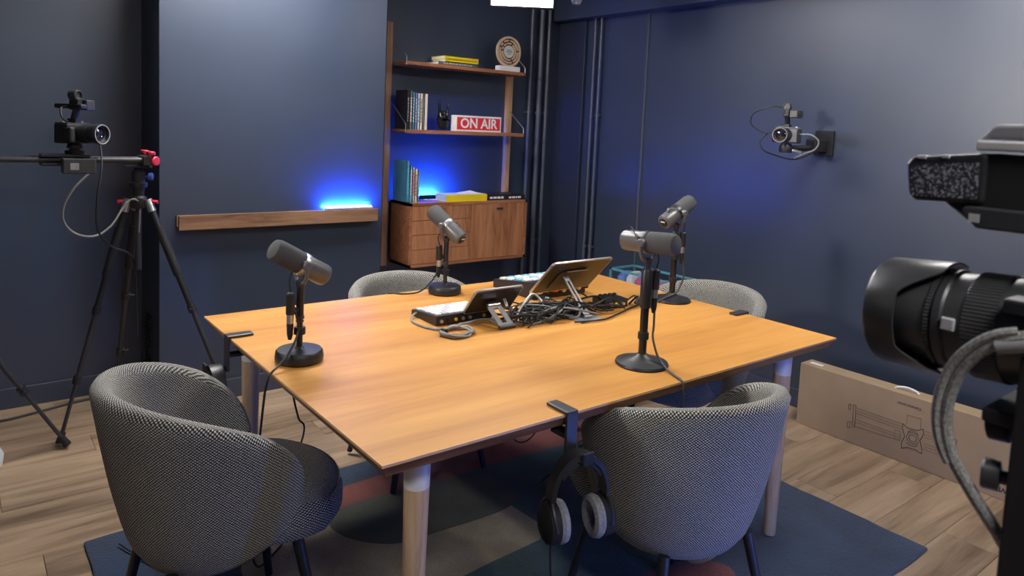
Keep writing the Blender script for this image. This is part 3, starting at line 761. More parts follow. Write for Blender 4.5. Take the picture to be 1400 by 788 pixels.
# ------------------------------------------------------------------ headphones and hangers
def hanger(loc, rz, lab):
    """clamp over the edge; local +y points from the edge outwards, table surface is -y"""
    h = empty('headphone_hanger', loc, rz, lab, 'hanger')
    m = MB(); n = 10
    pl = [(-0.017, -0.072), (0.017, -0.072), (0.019, -0.05), (0.019, 0.010), (-0.019, 0.010), (-0.019, -0.05)]
    m.prism(pl, 0.0005, 0.009, 'Z'); m.build('clamp_pad', 'char', h, 0, 0.003)
    MB().b2((-0.018, 0.002, -0.100), (0.018, 0.010, 0.004)).build('drop_strip', 'char', h, 0, 0.0015)
    MB().b2((-0.018, -0.05, -0.060), (0.018, 0.004, -0.052)).b2((-0.006, -0.046, -0.054), (0.006, -0.034, -0.0375)).build('lower_clamp', 'blackm', h, 0, 0.001)
    m = MB().b2((-0.018, 0.002, -0.105), (0.018, 0.075, -0.095)); m.b2((-0.018, 0.067, -0.097), (0.018, 0.075, -0.073)); m.build('hook', 'blackm', h, 0, 0.003)
    return h
def headphones(loc, rz, lab, tilt=0.0):
    """ear axis local x, hanging; origin at the inside top of the band"""
    p = empty('headphones', loc, rz, lab, 'headphones'); p.rotation_euler = (0, tilt, rz); p.scale = (1.12,) * 3
    R = 0.060
    def arch(a0, a1, r0, r1, w, n=26):
        m = MB(); vs = []; fs = []
        for i in range(n + 1):
            a = radians(a0 + (a1 - a0) * i / n)
            for r, y in ((r0, -w), (r1, -w * .8), (r1, w * .8), (r0, w)):
                vs.append((r * cos(a), y, -R + r * 1.35 * sin(a) - 0.021))
        for i in range(n):
            for j in range(4): fs.append((i * 4 + j, i * 4 + (j + 1) % 4, i * 4 + 4 + (j + 1) % 4, i * 4 + 4 + j))
        fs += [(0, 1, 2, 3), (n * 4 + 3, n * 4 + 2, n * 4 + 1, n * 4)]
        return m.add(vs, fs)
    arch(-4, 184, R, R + 0.009, 0.021).build('headband', 'black', p)
    arch(35, 145, R - 0.008, R, 0.019).build('band_padding', 'blackm', p)
    for s in (-1, 1):
        cx = s * (R - 0.004); zc = -R - 0.080
        m = MB()
        for q in (-1, 1): m.tube(crom([(s * (R + .004), 0, -R - 0.020), (s * (R + 0.008), q * 0.03, -R - 0.045), (s * (R + 0.004), q * 0.047, zc)], 6), 0.004, 6)
        m.build('yoke', 'char', p)
        MB().disc((cx, 0, zc), (s, 0, 0), [(0.0, 0.026), (0.034, 0.024), (0.043, 0.018), (0.0455, 0.008), (0.0455, -0.004), (0.0, -0.004)][::-1], 32).build('ear_cup', 'blackm', p)
        MB().disc((cx, 0, zc), (-s, 0, 0), [(0.020, 0.004), (0.043, 0.004), (0.047, 0.012), (0.044, 0.023), (0.034, 0.027), (0.024, 0.024), (0.020, 0.014), (0.020, 0.004)], 32).build('ear_pad', 'velour', p)
    MB().tube(crom([(-R, 0.0, -R - 0.10), (-R + 0.004, 0.0, -R - 0.19), (-R + 0.02, 0.01, -R - 0.28), (-R + 0.03, 0.03, -0.50), (-R + 0.10, 0.12, -0.563), (-R + .3, .2, -0.565)], 6), 0.0025, 6).build('cord', 'cable', p)
    return p
hanger((1.196, TY0, TZ), pi, 'dark hanger clamped to the near table edge holding headphones')
headphones((1.196, TY0 - 0.042, TZ - 0.095), radians(-18), 'black headphones with grey ear pads hanging at the near table edge')
hanger((TX0, 2.275, TZ), pi / 2, 'dark hanger clamped to the left table edge behind the left chair')
headphones((TX0 - 0.042, 2.275, TZ - 0.095), pi / 2, 'black headphones hanging at the left table edge behind the left chair')
hanger((2.070, TY1, TZ), 0, 'dark hanger clamped to the far table edge, only its pad showing')
hanger((TX1, 1.640, TZ), -pi / 2, 'dark hanger clamped to the right table edge beside the right chair')

# ------------------------------------------------------------------ desk gear
sw = empty('video_switcher', (1.43, 2.15, TZ), 0, 'black video switcher with rows of white keys on the table', 'switcher')
m = MB().prism([(-0.085, 0.0), (0.085, 0.0), (0.085, 0.022), (-0.085, 0.036)], -0.12, 0.12, 'X'); m.build('body', 'black', sw, 0, 0.003)
for r in range(5):
    for c in range(9):
        x0 = -0.108 + c * 0.0245; y0 = -0.070 + r * 0.030; z = 0.036 - (y0 + 0.085) / 0.17 * 0.014
        MB().b2((x0, y0, z - 0.003), (x0 + 0.020, y0 + 0.022, z + 0.0035)).build('key', ('white', 'lgrey', 'white', 'paper')[(r * 3 + c) % 4], sw, 0)
for k in range(7): MB().disc((-0.10 + k * 0.030, -0.085, 0.016), (0, -1, 0), [(0, 0), (0.006, 0), (0.006, 0.006), (0, 0.006)], 10).build('socket', ('steel', 'black', 'yellow', 'steel')[k % 4], sw)
mx = empty('audio_mixer', (1.995, 2.33, TZ), 0, 'grey audio mixer with pastel pads between the tablets and the far edge', 'mixer')
m = MB().prism([(-0.135, 0.0), (0.14, 0.0), (0.14, 0.035), (-0.10, 0.070), (-0.135, 0.070)], -0.145, 0.145, 'X'); m.build('body', 'black', mx, 0, 0.004)
for r in range(4):
    for c in range(7):
        x0 = -0.137 + c * 0.040; y0 = -0.08 + r * 0.05; z = 0.070 - (y0 + 0.10) / 0.24 * 0.035
        MB().b2((x0, y0, z - 0.006), (x0 + 0.030, y0 + 0.034, z + 0.004)).build('pad', ('bk_pale', 'bk_sky', 'white', 'bk_cream')[(r + 2 * c) % 4], mx, 0)
for k in range(7): MB().disc((-0.125 + k * 0.042, -0.135, 0.036), (0, -1, 0), [(0, 0), (0.012, 0), (0.012, 0.012 + 0.012 * (k % 2)), (0.006, 0.03), (0, 0.03)], 14).build('plug', ('steel', 'black', 'red', 'steel', 'char')[k % 5], mx)
def tablet(name, x0, x1, b, tp, lab):
    """b, tp: (y, z) of the bottom and top edge; screen faces +y"""
    t = empty(name, ((x0 + x1) / 2, b[0], b[1]), 0, lab, 'tablet')
    w = (x1 - x0) / 2; u = Vector((0, tp[0] - b[0], tp[1] - b[1])); L = u.length; u.normalize()
    fm = frame_m((0, 0, 0), (1, 0, 0), u)  # z axis = x cross u
    r = 0.012; pts = []
    for cx, cy, a0 in ((w - r, r, -90), (w - r, L - r, 0), (-w + r, L - r, 90), (-w + r, r, 180)):
        for k in range(5):
            a = radians(a0 + k * 22.5); pts.append((cx + r * cos(a), cy + r * sin(a)))
    MB().prism(pts, -0.005, 0.005, 'Z').xf(fm).build('back_shell', 'tabback', t, 20, 0.0015)
    pts2 = [(x * 0.955, L / 2 + (y - L / 2) * 0.94) for x, y in pts]
    MB().prism(pts2, -0.0056, -0.0048, 'Z').xf(fm).build('screen', 'blackg', t, 0)
    m = MB(); ring2 = [(x * 1.0, y) for x, y in pts]
    m.tube([fm @ Vector((x, y, 0.0)) for x, y in ring2], 0.0052, 8, True); m.build('bezel', 'steel', t)
    MB().prism([(-w + .02, L - .022), (-w + .035, L - .022), (-w + .035, L - .018), (-w + .02, L - .018)], 0.005, 0.0055, 'Z').xf(fm).build('camera_window', 'blackg', t, 0)
    return t, fm, w, L
M['tabback'] = plain('dark tablet back', (0.022, 0.021, 0.022), 0.32, metal=0.1, var=0.04)
t1, f1, w1, L1 = tablet('tablet', 1.417, 1.622, (2.060, 0.785), (1.985, 0.878), 'smaller dark tablet tilted back behind the video switcher')
t2, f2, w2, L2 = tablet('tablet', 1.784, 2.096, (2.140, 0.800), (2.006, 0.940), 'larger dark tablet tilted back on a slotted silver arm')
s1 = empty('tablet_stand', (1.51, 1.97, TZ), 0, 'folded grey metal stand with slots under the smaller tablet', 'stand')
def slotplate(m, p0, p1, hw, th):
    """flat bar with a long slot from p0 to p1, x is the width"""
    p0 = Vector(p0); p1 = Vector(p1); u = (p1 - p0).normalized(); n = Vector((1, 0, 0)).cross(u)
    L = (p1 - p0).length
    def slab(xa, xb, a, b):
        vs = [p0 + Vector((x, 0, 0)) + u * s + n * h for h in (-th, th) for x, s in ((xa, a), (xb, a), (xb, b), (xa, b))]
        m.add(vs, [(0, 3, 2, 1), (4, 5, 6, 7), (0, 1, 5, 4), (1, 2, 6, 5), (2, 3, 7, 6), (3, 0, 4, 7)])
    slab(-hw, -hw * .35, 0, L); slab(hw * .35, hw, 0, L); slab(-hw * .35, hw * .35, 0, L * .16); slab(-hw * .35, hw * .35, L * .86, L)
m = MB(); slotplate(m, (0, -0.045, 0.010), (0, 0.035, 0.062), 0.030, 0.002); m.build('slotted_plate', 'grey', s1, 0)
MB().rod((-0.034, -0.047, 0.008), (0.034, -0.047, 0.008), 0.0075).build('foot_bar', 'char', s1)
MB().rod((-0.026, 0.037, 0.064), (0.026, 0.037, 0.064), 0.008).build('hinge', 'steel', s1)
MB().b2((-0.02, 0.036, 0.050), (0.02, 0.066, 0.078)).build('mount_block', 'blackm', s1, 0, 0.003)
m = MB(); slotplate(m, (0.055, 0.030, 0.055), (0.055, 0.062, 0.10), 0.006, 0.0015); m.build('side_strip', 'lgrey', s1, 0)
s2 = empty('tablet_stand', (1.85, 1.895, TZ), 0, 'flat footed stand with a slotted silver arm behind the larger tablet', 'stand')
m = MB().prism([(-0.06, -0.05), (0.045, -0.05), (0.05, -0.045), (0.05, 0.06), (-0.06, 0.06)], 0.0004, 0.005, 'Z'); m.build('foot_plate', 'grey', s2, 0, 0.001)
m = MB(); slotplate(m, (0.0, -0.02, 0.008), (0.0, 0.150, 0.128), 0.0135, 0.002)
m.xf(Matrix.Translation((0, 0, 0))); sk = Matrix.Identity(4); 
m.v = [(x + (0.03 * (y + 0.02) / 0.17), y, z) for x, y, z in m.v]
m.build('slotted_arm', 'steel', s2, 0)
MB().rod((-0.018, -0.02, 0.011), (0.018, -0.02, 0.011), 0.006).build('foot_hinge', 'steel', s2)
fm2 = Matrix.Translation(Vector(t2.location) - Vector(s2.location)) @ f2
MB().prism([(-0.09, 0.03), (0.05, 0.03), (0.05, 0.135), (0.045, 0.14), (-0.075, 0.14), (-0.09, 0.125)], 0.0056, 0.009, 'Z').xf(fm2).build('mount_plate', 'char', s2, 0, 0.001)
MB().rod(fm2 @ Vector((-0.06, 0.142, 0.010)), fm2 @ Vector((0.05, 0.142, 0.010)), 0.003).build('plate_hinge', 'steel', s2)
ib = empty('audio_interface', (2.075, 1.985, TZ), radians(-8), 'small black interface box with knobs on the table', 'interface')
MB().b2((-0.055, -0.045, 0.002), (0.055, 0.045, 0.036)).build('case', 'black', ib, 0, 0.003)
for k in range(4): MB().lathe([(0.008, 0.036), (0.007, 0.046), (0, 0.047)], 12, Matrix.Translation((-0.036 + k * 0.024, 0.018, 0))).build('knob', 'char', ib)
for k in range(3): MB().disc((-0.03 + k * 0.028, -0.045, 0.018), (0, -1, 0), [(0, 0), (0.007, 0), (0.007, 0.012), (0, 0.012)], 12).build('jack', ('steel', 'yellow', 'steel')[k], ib)
# cables on the table
Zt = TZ
def cab(name, pts, r, mat, lab, n=8, sides=6, cat='cable', closed=False):
    return tag(MB().tube(crom(pts, n, closed), r, sides, closed).build(name, mat), lab, cat)
pts = [(1.318, 2.20, Zt + .018), (1.29, 2.19, Zt + .012), (1.265, 2.15, Zt + .005), (1.262, 2.09, Zt + .005), (1.275, 2.04, Zt + .005), (1.30, 2.0, Zt + .006)]
for k in range(26):
    a = 2.2 + k * 0.9; rr = 0.050 + 0.011 * sin(k * 1.7)
    pts.append((1.325 + rr * 1.05 * cos(a), 1.955 + rr * sin(a), Zt + 0.005 + 0.004 * (1 + sin(k * 2.3))))
pts += [(1.36, 2.0, Zt + .014), (1.42, 2.02, Zt + .012), (1.47, 2.03, Zt + .012), (1.55, 2.0, Zt + .01)]
cab('coiled_cable', pts, 0.0042, 'gcable', 'grey braided cable coiled on the table in front of the switcher', 6)
MB_ = MB().box((1.285, 1.975, Zt + 0.010), (0.012, 0.026, 0.018), Matrix.Rotation(0.5, 3, 'Z'))
tag(MB_.build('cable_tie', 'blackm', None, 0, 0.002), 'black cable tie holding the coiled grey cable', 'tie')
cab('white_cable', [(1.585, 1.955, Zt + .006), (1.60, 1.98, Zt + .03), (1.66, 2.00, Zt + .075), (1.70, 2.02, Zt + .082), (1.735, 2.02, Zt + .06), (1.73, 1.98, Zt + .03), (1.69, 1.93, Zt + .008), (1.65, 1.915, Zt + .005)], 0.0036, 'wcable', 'white cable arching over the black cables on the table', 8, 8)
cab('loose_cable', [(2.13, 1.95, Zt + .02), (2.16, 1.94, Zt + .04), (2.19, 1.955, Zt + .03), (2.20, 1.94, Zt + .008), (2.17, 1.92, Zt + .006), (2.10, 1.90, Zt + .006), (1.99, 1.86, Zt + .006), (1.88, 1.83, Zt + .006), (1.76, 1.85, Zt + .008)], 0.0034, 'cable', 'thin black cable looping out beside the small interface box')
cab('bundled_lead', [(2.14, 1.94, Zt + .01), (2.19, 1.95, Zt + .03), (2.175, 1.925, Zt + .035), (2.145, 1.915, Zt + .02), (2.18, 1.93, Zt + .012), (2.205, 1.95, Zt + .025), (2.16, 1.93, Zt + .04)], 0.0045, 'cable', 'short bundled black lead right of the interface box')
cab('hanging_cable', [(0.79, 2.03, 0.712), (0.782, 2.0, 0.64), (0.80, 2.0, 0.56), (0.83, 2.03, 0.50), (0.86, 2.22, 0.25), (0.90, 2.38, 0.02)], 0.003, 'cable', 'thin black cable hanging under the left end of the table')
cab('cable_loop', [(1.22, 1.50, 0.713), (1.21, 1.50, 0.64), (1.22, 1.50, 0.585), (1.26, 1.50, 0.568), (1.30, 1.50, 0.59), (1.30, 1.50, 0.62), (1.25, 1.50, 0.625), (1.215, 1.51, 0.60), (1.24, 1.51, 0.60), (1.32, 1.51, 0.66), (1.36, 1.51, 0.713)], 0.002, 'cable', 'thin black cable loop dangling under the near edge of the table')
rnd = random.Random(3); m = MB()
for k in range(46):
    x0 = rnd.uniform(1.50, 1.72); x1 = x0 + rnd.uniform(0.12, 0.40); y0 = rnd.uniform(1.90, 2.06); pts = []
    for i in range(6):
        u = i / 5; pts.append((x0 + (min(x1, 2.06) - x0) * u + rnd.uniform(-.02, .02), max(1.88, min(2.10, y0 + rnd.uniform(-.05, .05))), Zt + 0.005 + rnd.uniform(0, 0.05) * (1 if 0 < i < 5 else 0.3)))
    m.tube(crom(pts, 6), rnd.choice((0.0028, 0.0034, 0.0042)), 6, mi=rnd.choice((0, 0, 0, 0, 1)))
for k in range(7):
    p = Vector((rnd.uniform(1.60, 1.98), rnd.uniform(1.96, 2.11), Zt + rnd.uniform(0.012, 0.045))); d = Vector((rnd.uniform(-.6, .6), -1, rnd.uniform(-.2, .3))).normalized()
    m.rod(p, p + d * 0.03, 0.008, mi=0); m.rod(p + d * 0.03, p + d * 0.05, 0.0065, mi=2)
o = m.build('cable_tangle', ['cable', 'gcable', 'steel']); tag(o, 'tangle of black cables and plugs piled behind the tablets', 'cables', kind='stuff')

# ------------------------------------------------------------------ cardboard box
bxo = empty('cardboard_box', (3.397, 1.26, 0), 0, 'long cardboard camera slider box standing against the right wall', 'box')
y0, y1 = -0.66, 0.636
MB().b2((0, y0, 0.001), (0.103, y1, 0.316)).build('carton', 'card', bxo, 0, 0.002)
m = MB().tube(crom([(0.048, 0.19, 0.316), (0.048, 0.175, 0.327), (0.05, 0.14, 0.333), (0.055, 0.105, 0.327), (0.056, 0.088, 0.316)], 6), 0.005, 6); m.build('carry_handle', 'white', bxo)
MB().b2((0.038, 0.545, 0.316), (0.064, 0.61, 0.3166)).build('shipping_label', 'white', bxo, 0)
X_ = -0.0008
def T2(y, z): return (X_, y - 1.26, z)
text('Camera slider', 0.0185, 'ink', bxo, frame_m((X_, 1.364 - 1.26, 0.270), (0, 1, 0), (0, 0, -1)), 'lettering', 0.0003)
text('NEEWER', 0.030, 'ink', bxo, frame_m((X_, 0.955 - 1.26, 0.045), (0, 1, 0), (0, 0, -1)), 'lettering', 0.0003, bold=0.0008)
m = MB()
def ln(p, q, r=0.0011): m.rod(T2(*p), T2(*q), r, n=4)
def pl(pts, r=0.0011, closed=True):
    for i in range(len(pts) - (0 if closed else 1)): ln(pts[i], pts[(i + 1) % len(pts)], r)
pl([(1.612, 0.192), (1.600, 0.190), (1.597, 0.085), (1.609, 0.087)]); pl([(1.635, 0.185), (1.622, 0.190), (1.624, 0.165), (1.633, 0.160)]); pl([(1.633, 0.100), (1.619, 0.104), (1.621, 0.074), (1.634, 0.072)])
m.build('printed_bracket', 'ink', bxo, 0); m = MB()
pl([(1.192, 0.194), (1.178, 0.193), (1.176, 0.086), (1.190, 0.085)]); pl([(1.172, 0.190), (1.160, 0.188), (1.161, 0.165)], closed=False); pl([(1.172, 0.092), (1.157, 0.090), (1.157, 0.072), (1.170, 0.074)])
m.build('printed_bracket', 'ink', bxo, 0); m = MB()
pl([(1.383, 0.181), (1.36, 0.168), (1.32, 0.172), (1.297, 0.186), (1.293, 0.165), (1.305, 0.13), (1.294, 0.095), (1.293, 0.073), (1.32, 0.082), (1.355, 0.080), (1.379, 0.066), (1.382, 0.09), (1.370, 0.125), (1.383, 0.16)], 0.0014)
for rr in (0.026, 0.016): pl([(1.336 + rr * cos(a * pi / 10), 0.129 + rr * sin(a * pi / 10)) for a in range(20)], 0.0011)
pl([(1.36, 0.150), (1.345, 0.163), (1.325, 0.162), (1.312, 0.150)], closed=False); pl([(1.36, 0.100), (1.345, 0.092), (1.325, 0.094), (1.312, 0.105)], closed=False)
m.build('printed_carriage', 'ink', bxo, 0)
m = MB()
for za, zb in ((0.180, 0.180), (0.166, 0.165), (0.155, 0.152), (0.125, 0.124), (0.110, 0.111), (0.092, 0.098)):
    ln((1.596, za), (1.385, zb), 0.0009); ln((1.290, zb), (1.194, (za + zb) / 2), 0.0009)
pl([(1.367, 0.182), (1.367, 0.226), (1.308, 0.230), (1.307, 0.185)], 0.0009, False); pl([(1.414, 0.14), (1.39, 0.14), (1.39, 0.10), (1.414, 0.10)], 0.0009)
m.build('printed_rails', 'inkl', bxo, 0)

# ------------------------------------------------------------------ teal rack by the right wall
rk = empty('teal_rack', (3.44, 2.92, 0), 0, 'low teal metal rack of colourful things behind the table', 'rack')
for sx in (-0.11, 0.11):
    for sy in (-0.27, 0.27): MB().b2((sx - .007, sy - .007, 0), (sx + .007, sy + .007, 0.575)).build('post', 'teal', rk, 0)
for z in (0.10, 0.43, 0.563):
    for (xa, ya, xb, yb) in ((-.117, -.277, -.103, .277), (.103, -.277, .117, .277), (-.103, -.277, .103, -.263), (-.103, .263, .103, .277)):
        MB().b2((xa, ya, z), (xb, yb, z + .012)).build('rail', 'teal', rk, 0)
MB().b2((-.103, -.263, 0.436), (.103, .263, 0.441)).build('tray', 'teal', rk, 0)
colm('pk', (0.42, 0.07, 0.19)); colm('lbl', (0.10, 0.20, 0.50))
for i, (y, wd, hh, c, lab) in enumerate(((3.14, 0.07, 0.115, 'lbl', 'blue pouch in the teal rack'), (3.065, 0.06, 0.125, 'bk_pale', 'pale pouch in the teal rack'), (2.99, 0.07, 0.11, 'pk', 'magenta pouch in the middle of the teal rack'), (2.91, 0.07, 0.12, 'bk_maroon', 'maroon pouch in the teal rack'), (2.83, 0.07, 0.11, 'pk', 'magenta pouch at the near end of the teal rack'))):
    q = MB(); q.lathe([(0.0, 0), (0.9, 0.0), (1.0, 0.15), (0.92, 0.7), (0.55, 0.97), (0.0, 1.0)], 14)
    q.v = [(x * 0.08, yv * wd * 0.5, z * hh) for x, yv, z in q.v]
    o = q.build('pouch', c); o.location = (3.42, y, 0.4415); tag(o, lab, 'pouch', 'things in the teal rack')

# ------------------------------------------------------------------ tripods and slider (left)
def tripod(loc, feet, z_ap, lab, zt):
    t = empty('tripod', (loc[0], loc[1], 0), 0, lab, 'tripod')
    ap = Vector((0, 0, z_ap))
    for fx, fy in feet:
        f = Vector((fx - loc[0], fy - loc[1], 0.012)); a = ap + Vector((f.x, f.y, 0)).normalized() * 0.045 + Vector((0, 0, -0.01))
        d = (f - a); L = d.length; u = d.normalized()
        leg = MB().rod(a, a + u * L * 0.45, 0.0135).build('leg', 'black', t)
        MB().rod(a + u * L * 0.10, a + u * L * 0.30, 0.018, 0.018, 14).build('foam_grip', 'blackm', leg)
        MB().rod(a + u * L * 0.42, a + u * L * 0.74, 0.0105).build('middle_section', 'char', leg)
        MB().rod(a + u * L * 0.72, a + u * (L - 0.02), 0.008).build('lower_section', 'char', leg)
        for k in (0.445, 0.735):
            s = u.cross(Vector((0, 0, 1))).normalized()
            MB().rod(a + u * (L * k - .016), a + u * (L * k + .016), 0.0175, n=14).rod(a + u * L * k, a + u * L * k + s * 0.036, 0.006, n=8).build('leg_lock', 'black', leg)
        MB().rod(a + u * (L - .05), a + u * (L - 0.004), 0.013, 0.017, 14).build('rubber_foot', 'blackm', leg)
        MB().rod(a - u * 0.02, a + u * 0.035, 0.017, 0.017, 14).build('leg_joint', 'steel', leg)
        MB().rod(a + Vector((0, 0, .01)), a + Vector((f.x, f.y, 0)).normalized() * 0.035 + Vector((0, 0, 0.008)), 0.008).build('angle_latch', 'anored', leg)
    MB().lathe([(0.028, z_ap - 0.03), (0.034, z_ap - 0.02), (0.034, z_ap + 0.015), (0.022, z_ap + 0.025)], 20).build('crown', 'black', t)
    MB().lathe([(0.013, z_ap - 0.30), (0.013, zt - 0.09)], 16).build('centre_column', 'char', t)
    MB().lathe([(0.022, z_ap + 0.025), (0.024, z_ap + 0.03), (0.024, z_ap + 0.06), (0.022, z_ap + 0.062)], 18).lathe([(0.024, z_ap + 0.068), (0.024, z_ap + 0.095), (0.018, z_ap + 0.1)], 18).build('column_grip', 'blackm', t)
    MB().lathe([(0.0245, z_ap + 0.060), (0.0245, z_ap + 0.069)], 18).build('red_ring', 'anored', t)
    h = MB().lathe([(0.034, zt - 0.095), (0.036, zt - 0.09), (0.036, zt - 0.075), (0.026, zt - 0.07), (0.027, zt - 0.03), (0.018, zt - 0.018), (0.012, zt - 0.008)], 22).build('ball_head', 'black', t)
    MB().disc((0.025, -0.008, zt - 0.048), (1, -0.4, 0), [(0.006, 0), (0.006, 0.012), (0.016, 0.014), (0.017, 0.028), (0.012, 0.032), (0, 0.032)], 14).build('blue_knob', 'anoblue', h)
    MB().b2((-0.05, -0.026, zt - 0.010), (0.05, 0.026, zt - 0.001)).build('clamp_plate', 'black', t, 0, 0.002)
    return t
ZRail = 1.222
tripod((0.640, 3.43), [(0.345, 3.50), (1.02, 3.20), (0.625, 3.93)], 1.055, 'black tripod with red and blue knobs carrying the right end of the slider', ZRail - 0.012)
tripod((-0.26, 3.43), [(0.372, 3.465), (-0.55, 3.10), (-0.55, 3.90)], 1.05, 'black tripod at the far left with one leg reaching into view', ZRail - 0.012)
sl = empty('camera_slider', (0.20, 3.43, ZRail), 0, 'black twin rail camera slider across the two tripods', 'slider')
for y in (-0.035, 0.035): MB().rod((-0.56, y, 0.012), (0.47, y, 0.012), 0.0115, n=16).build('rail', 'char', sl)
for x in (-0.575, 0.465):
    e = MB().b2((x - 0.018, -0.065, -0.010), (x + 0.018, 0.065, 0.030)).build('end_bracket', 'black', sl, 0, 0.004)
    for y in (-0.058, 0.058): MB().disc((x + 0.012, y, 0.030), (0.1, 0, 1), [(0.006, 0), (0.006, 0.006), (0.017, 0.008), (0.018, 0.018), (0.013, 0.022), (0, 0.022)], 14).build('red_knob', 'anored', e)
    MB().disc((x + 0.018, -0.04, 0.010), (0.55, -0.8, 0), [(0.006, 0), (0.006, 0.012), (0.02, 0.014), (0.021, 0.026), (0.016, 0.030), (0, 0.030)], 16).build('red_knob', 'anored', e)
m = MB().b2((0.085, -0.055, -0.012), (0.255, 0.055, 0.0)).b2((0.085, -0.055, 0.024), (0.255, 0.055, 0.034)).b2((0.085, 0.045, 0.0), (0.255, 0.055, 0.024)); m.build('carriage', 'black', sl, 0, 0.002)
mo = MB().b2((0.150, -0.125, -0.038), (0.265, -0.056, 0.022)).build('motor_box', 'char', sl, 0, 0.004)
MB().b2((0.175, -0.1262, -0.022), (0.205, -0.125, 0.005)).build('display', 'grey', mo, 0)

def cinema_camera(loc, d, lab, size=1.0, silver=False, mount=None, yaw_extra=0):
    """small cinema camera: local +x lens direction, origin at the middle of the body bottom"""
    t = empty('camera', loc, math.atan2(d[1], d[0]), lab, 'camera'); t.scale = (size,) * 3
    bodm = 'char' if silver else 'black'
    b = MB().b2((-0.040, -0.062, 0), (0.028, 0.066, 0.080)).build('body', bodm, t, 0, 0.006)
    MB().b2((0.0, -0.066, 0.002), (0.048, -0.040, 0.068)).build('grip', 'blackm', t, 0, 0.010, 3)
    MB().b2((-0.038, -0.058, 0.080), (0.022, 0.060, 0.084)).build('top_plate', 'grey' if silver else 'char', t, 0, 0.002)
    if silver: MB().b2((0.028, -0.036, 0.006), (0.031, 0.060, 0.076)).build('front_plate', 'grey', t, 0, 0.001)
    for y in (-0.045, -0.028, 0.045): MB().lathe([(0.008, 0.084), (0.008, 0.090), (0, 0.090)], 12, Matrix.Translation((-0.01, y, 0))).build('dial', 'steel', t)
    fm = Matrix.Translation((0.028, 0.005, 0.042)) @ Matrix.Rotation(pi / 2, 4, 'Y')
    MB().lathe([(0.034, 0.0), (0.034, 0.012), (0.037, 0.016), (0.037, 0.072), (0.040, 0.078), (0.041, 0.10), (0.039, 0.104), (0.034, 0.104), (0.031, 0.092), (0.028, 0.090)], 32, fm).build('lens_barrel', 'black', t)
    MB().lathe([(0.0385, 0.030), (0.0385, 0.052)], 32, fm).build('focus_ring', 'blackm', t)
    MB().lathe([(0.0365, 0.1035), (0.040, 0.1045), (0.0395, 0.1055), (0.036, 0.105), (0.0365, 0.1035)], 32, fm).build('filter_ring', 'grey', t)
    MB().lathe([(0.031, 0.088), (0.022, 0.093), (0.0, 0.097)], 28, fm).build('front_glass', 'glass', t)
    # top handle with audio unit, finder and shotgun mic holder
    m = MB().b2((-0.020, -0.014, 0.084), (0.020, 0.014, 0.100)).tube(crom([(0.0, 0, 0.095), (0.005, 0, 0.115), (0.012, 0, 0.135), (0.02, 0, 0.148)], 4), 0.014, 10); m.build('handle_post', 'black', t)
    MB().b2((-0.085, -0.016, 0.140), (0.05, 0.016, 0.160)).build('handle_grip', 'black', t, 0, 0.006)
    MB().b2((-0.045, 0.018, 0.135), (0.045, 0.062, 0.178)).build('audio_unit', 'char', t, 0, 0.005)
    MB().b2((-0.03, 0.062, 0.148), (0.032, 0.068, 0.174)).build('audio_panel', 'black', t, 0, 0.002)
    m = MB().b2((0.0, -0.012, 0.155), (0.03, 0.012, 0.185)).build('mic_clamp', 'black', t, 0, 0.004)
    m = MB(); m.disc((-0.01, -0.005, 0.195), (1, 0, 0), [(0.014, 0), (0.021, 0.003), (0.022, 0.012), (0.022, 0.036), (0.019, 0.040), (0.016, 0.040), (0.015, 0.032), (0, 0.032)], 24); m.build('mic_holder', 'char', t)
    return t
c1 = cinema_camera((0.405, 3.43, 1.300), (0.62, -0.78), 'small black camera with top handle riding on the slider', 1.0)
m = MB().lathe([(0.034, -0.045), (0.036, -0.04), (0.036, -0.03), (0.02, -0.027), (0.02, -0.022), (0.028, -0.02), (0.028, -0.008), (0.022, 0.0)], 20)
hb = m.build('ball_mount', 'black', c1)
MB().tube(crom([(-0.02, -0.02, 0.150), (-0.01, -0.055, 0.140), (0.0, -0.060, 0.105), (0.0, -0.03, 0.087)], 8), 0.004, 6).build('handle_cable', 'cable', c1)
cab('camera_cable', [(0.485, 3.40, 1.34), (0.492, 3.385, 1.28), (0.488, 3.34, 1.20), (0.47, 3.33, 1.08), (0.475, 3.36, 0.95), (0.53, 3.40, 0.87), (0.60, 3.42, 0.83), (0.63, 3.45, 0.75), (0.64, 3.46, 0.45)], 0.0042, 'cable', 'black cable dropping from the slider camera to the tripod')
cab('camera_cable', [(0.44, 3.31, 1.185), (0.39, 3.31, 1.13), (0.355, 3.32, 1.06), (0.355, 3.34, 0.99), (0.40, 3.36, 0.935), (0.47, 3.38, 0.92), (0.53, 3.39, 0.96), (0.575, 3.40, 1.03), (0.605, 3.40, 1.065), (0.632, 3.40, 1.06), (0.642, 3.41, 1.03), (0.64, 3.42, 0.92)], 0.0045, 'gcable', 'grey cable looping in a wide curve from the slider motor to the tripod')
cab('floor_cable', [(0.76, 4.045, 0.008), (0.60, 4.01, 0.007), (0.45, 3.985, 0.006), (0.30, 3.94, 0.006), (0.16, 3.91, 0.006), (0.0, 3.93, 0.006), (-0.3, 3.95, 0.006)], 0.006, 'cable', 'black cable lying on the floor along the left wall')
# small unidentified object just entering the frame at the far left
st = empty('round_floor_object', (0.068, 3.42, 0), 0, 'pale grey blue round object at the far left edge on the floor', 'unidentified')
MB().lathe([(0.06, 0), (0.075, 0.01), (0.08, 0.05), (0.07, 0.075), (0, 0.08)], 24).build('body', 'bk_pale', st)

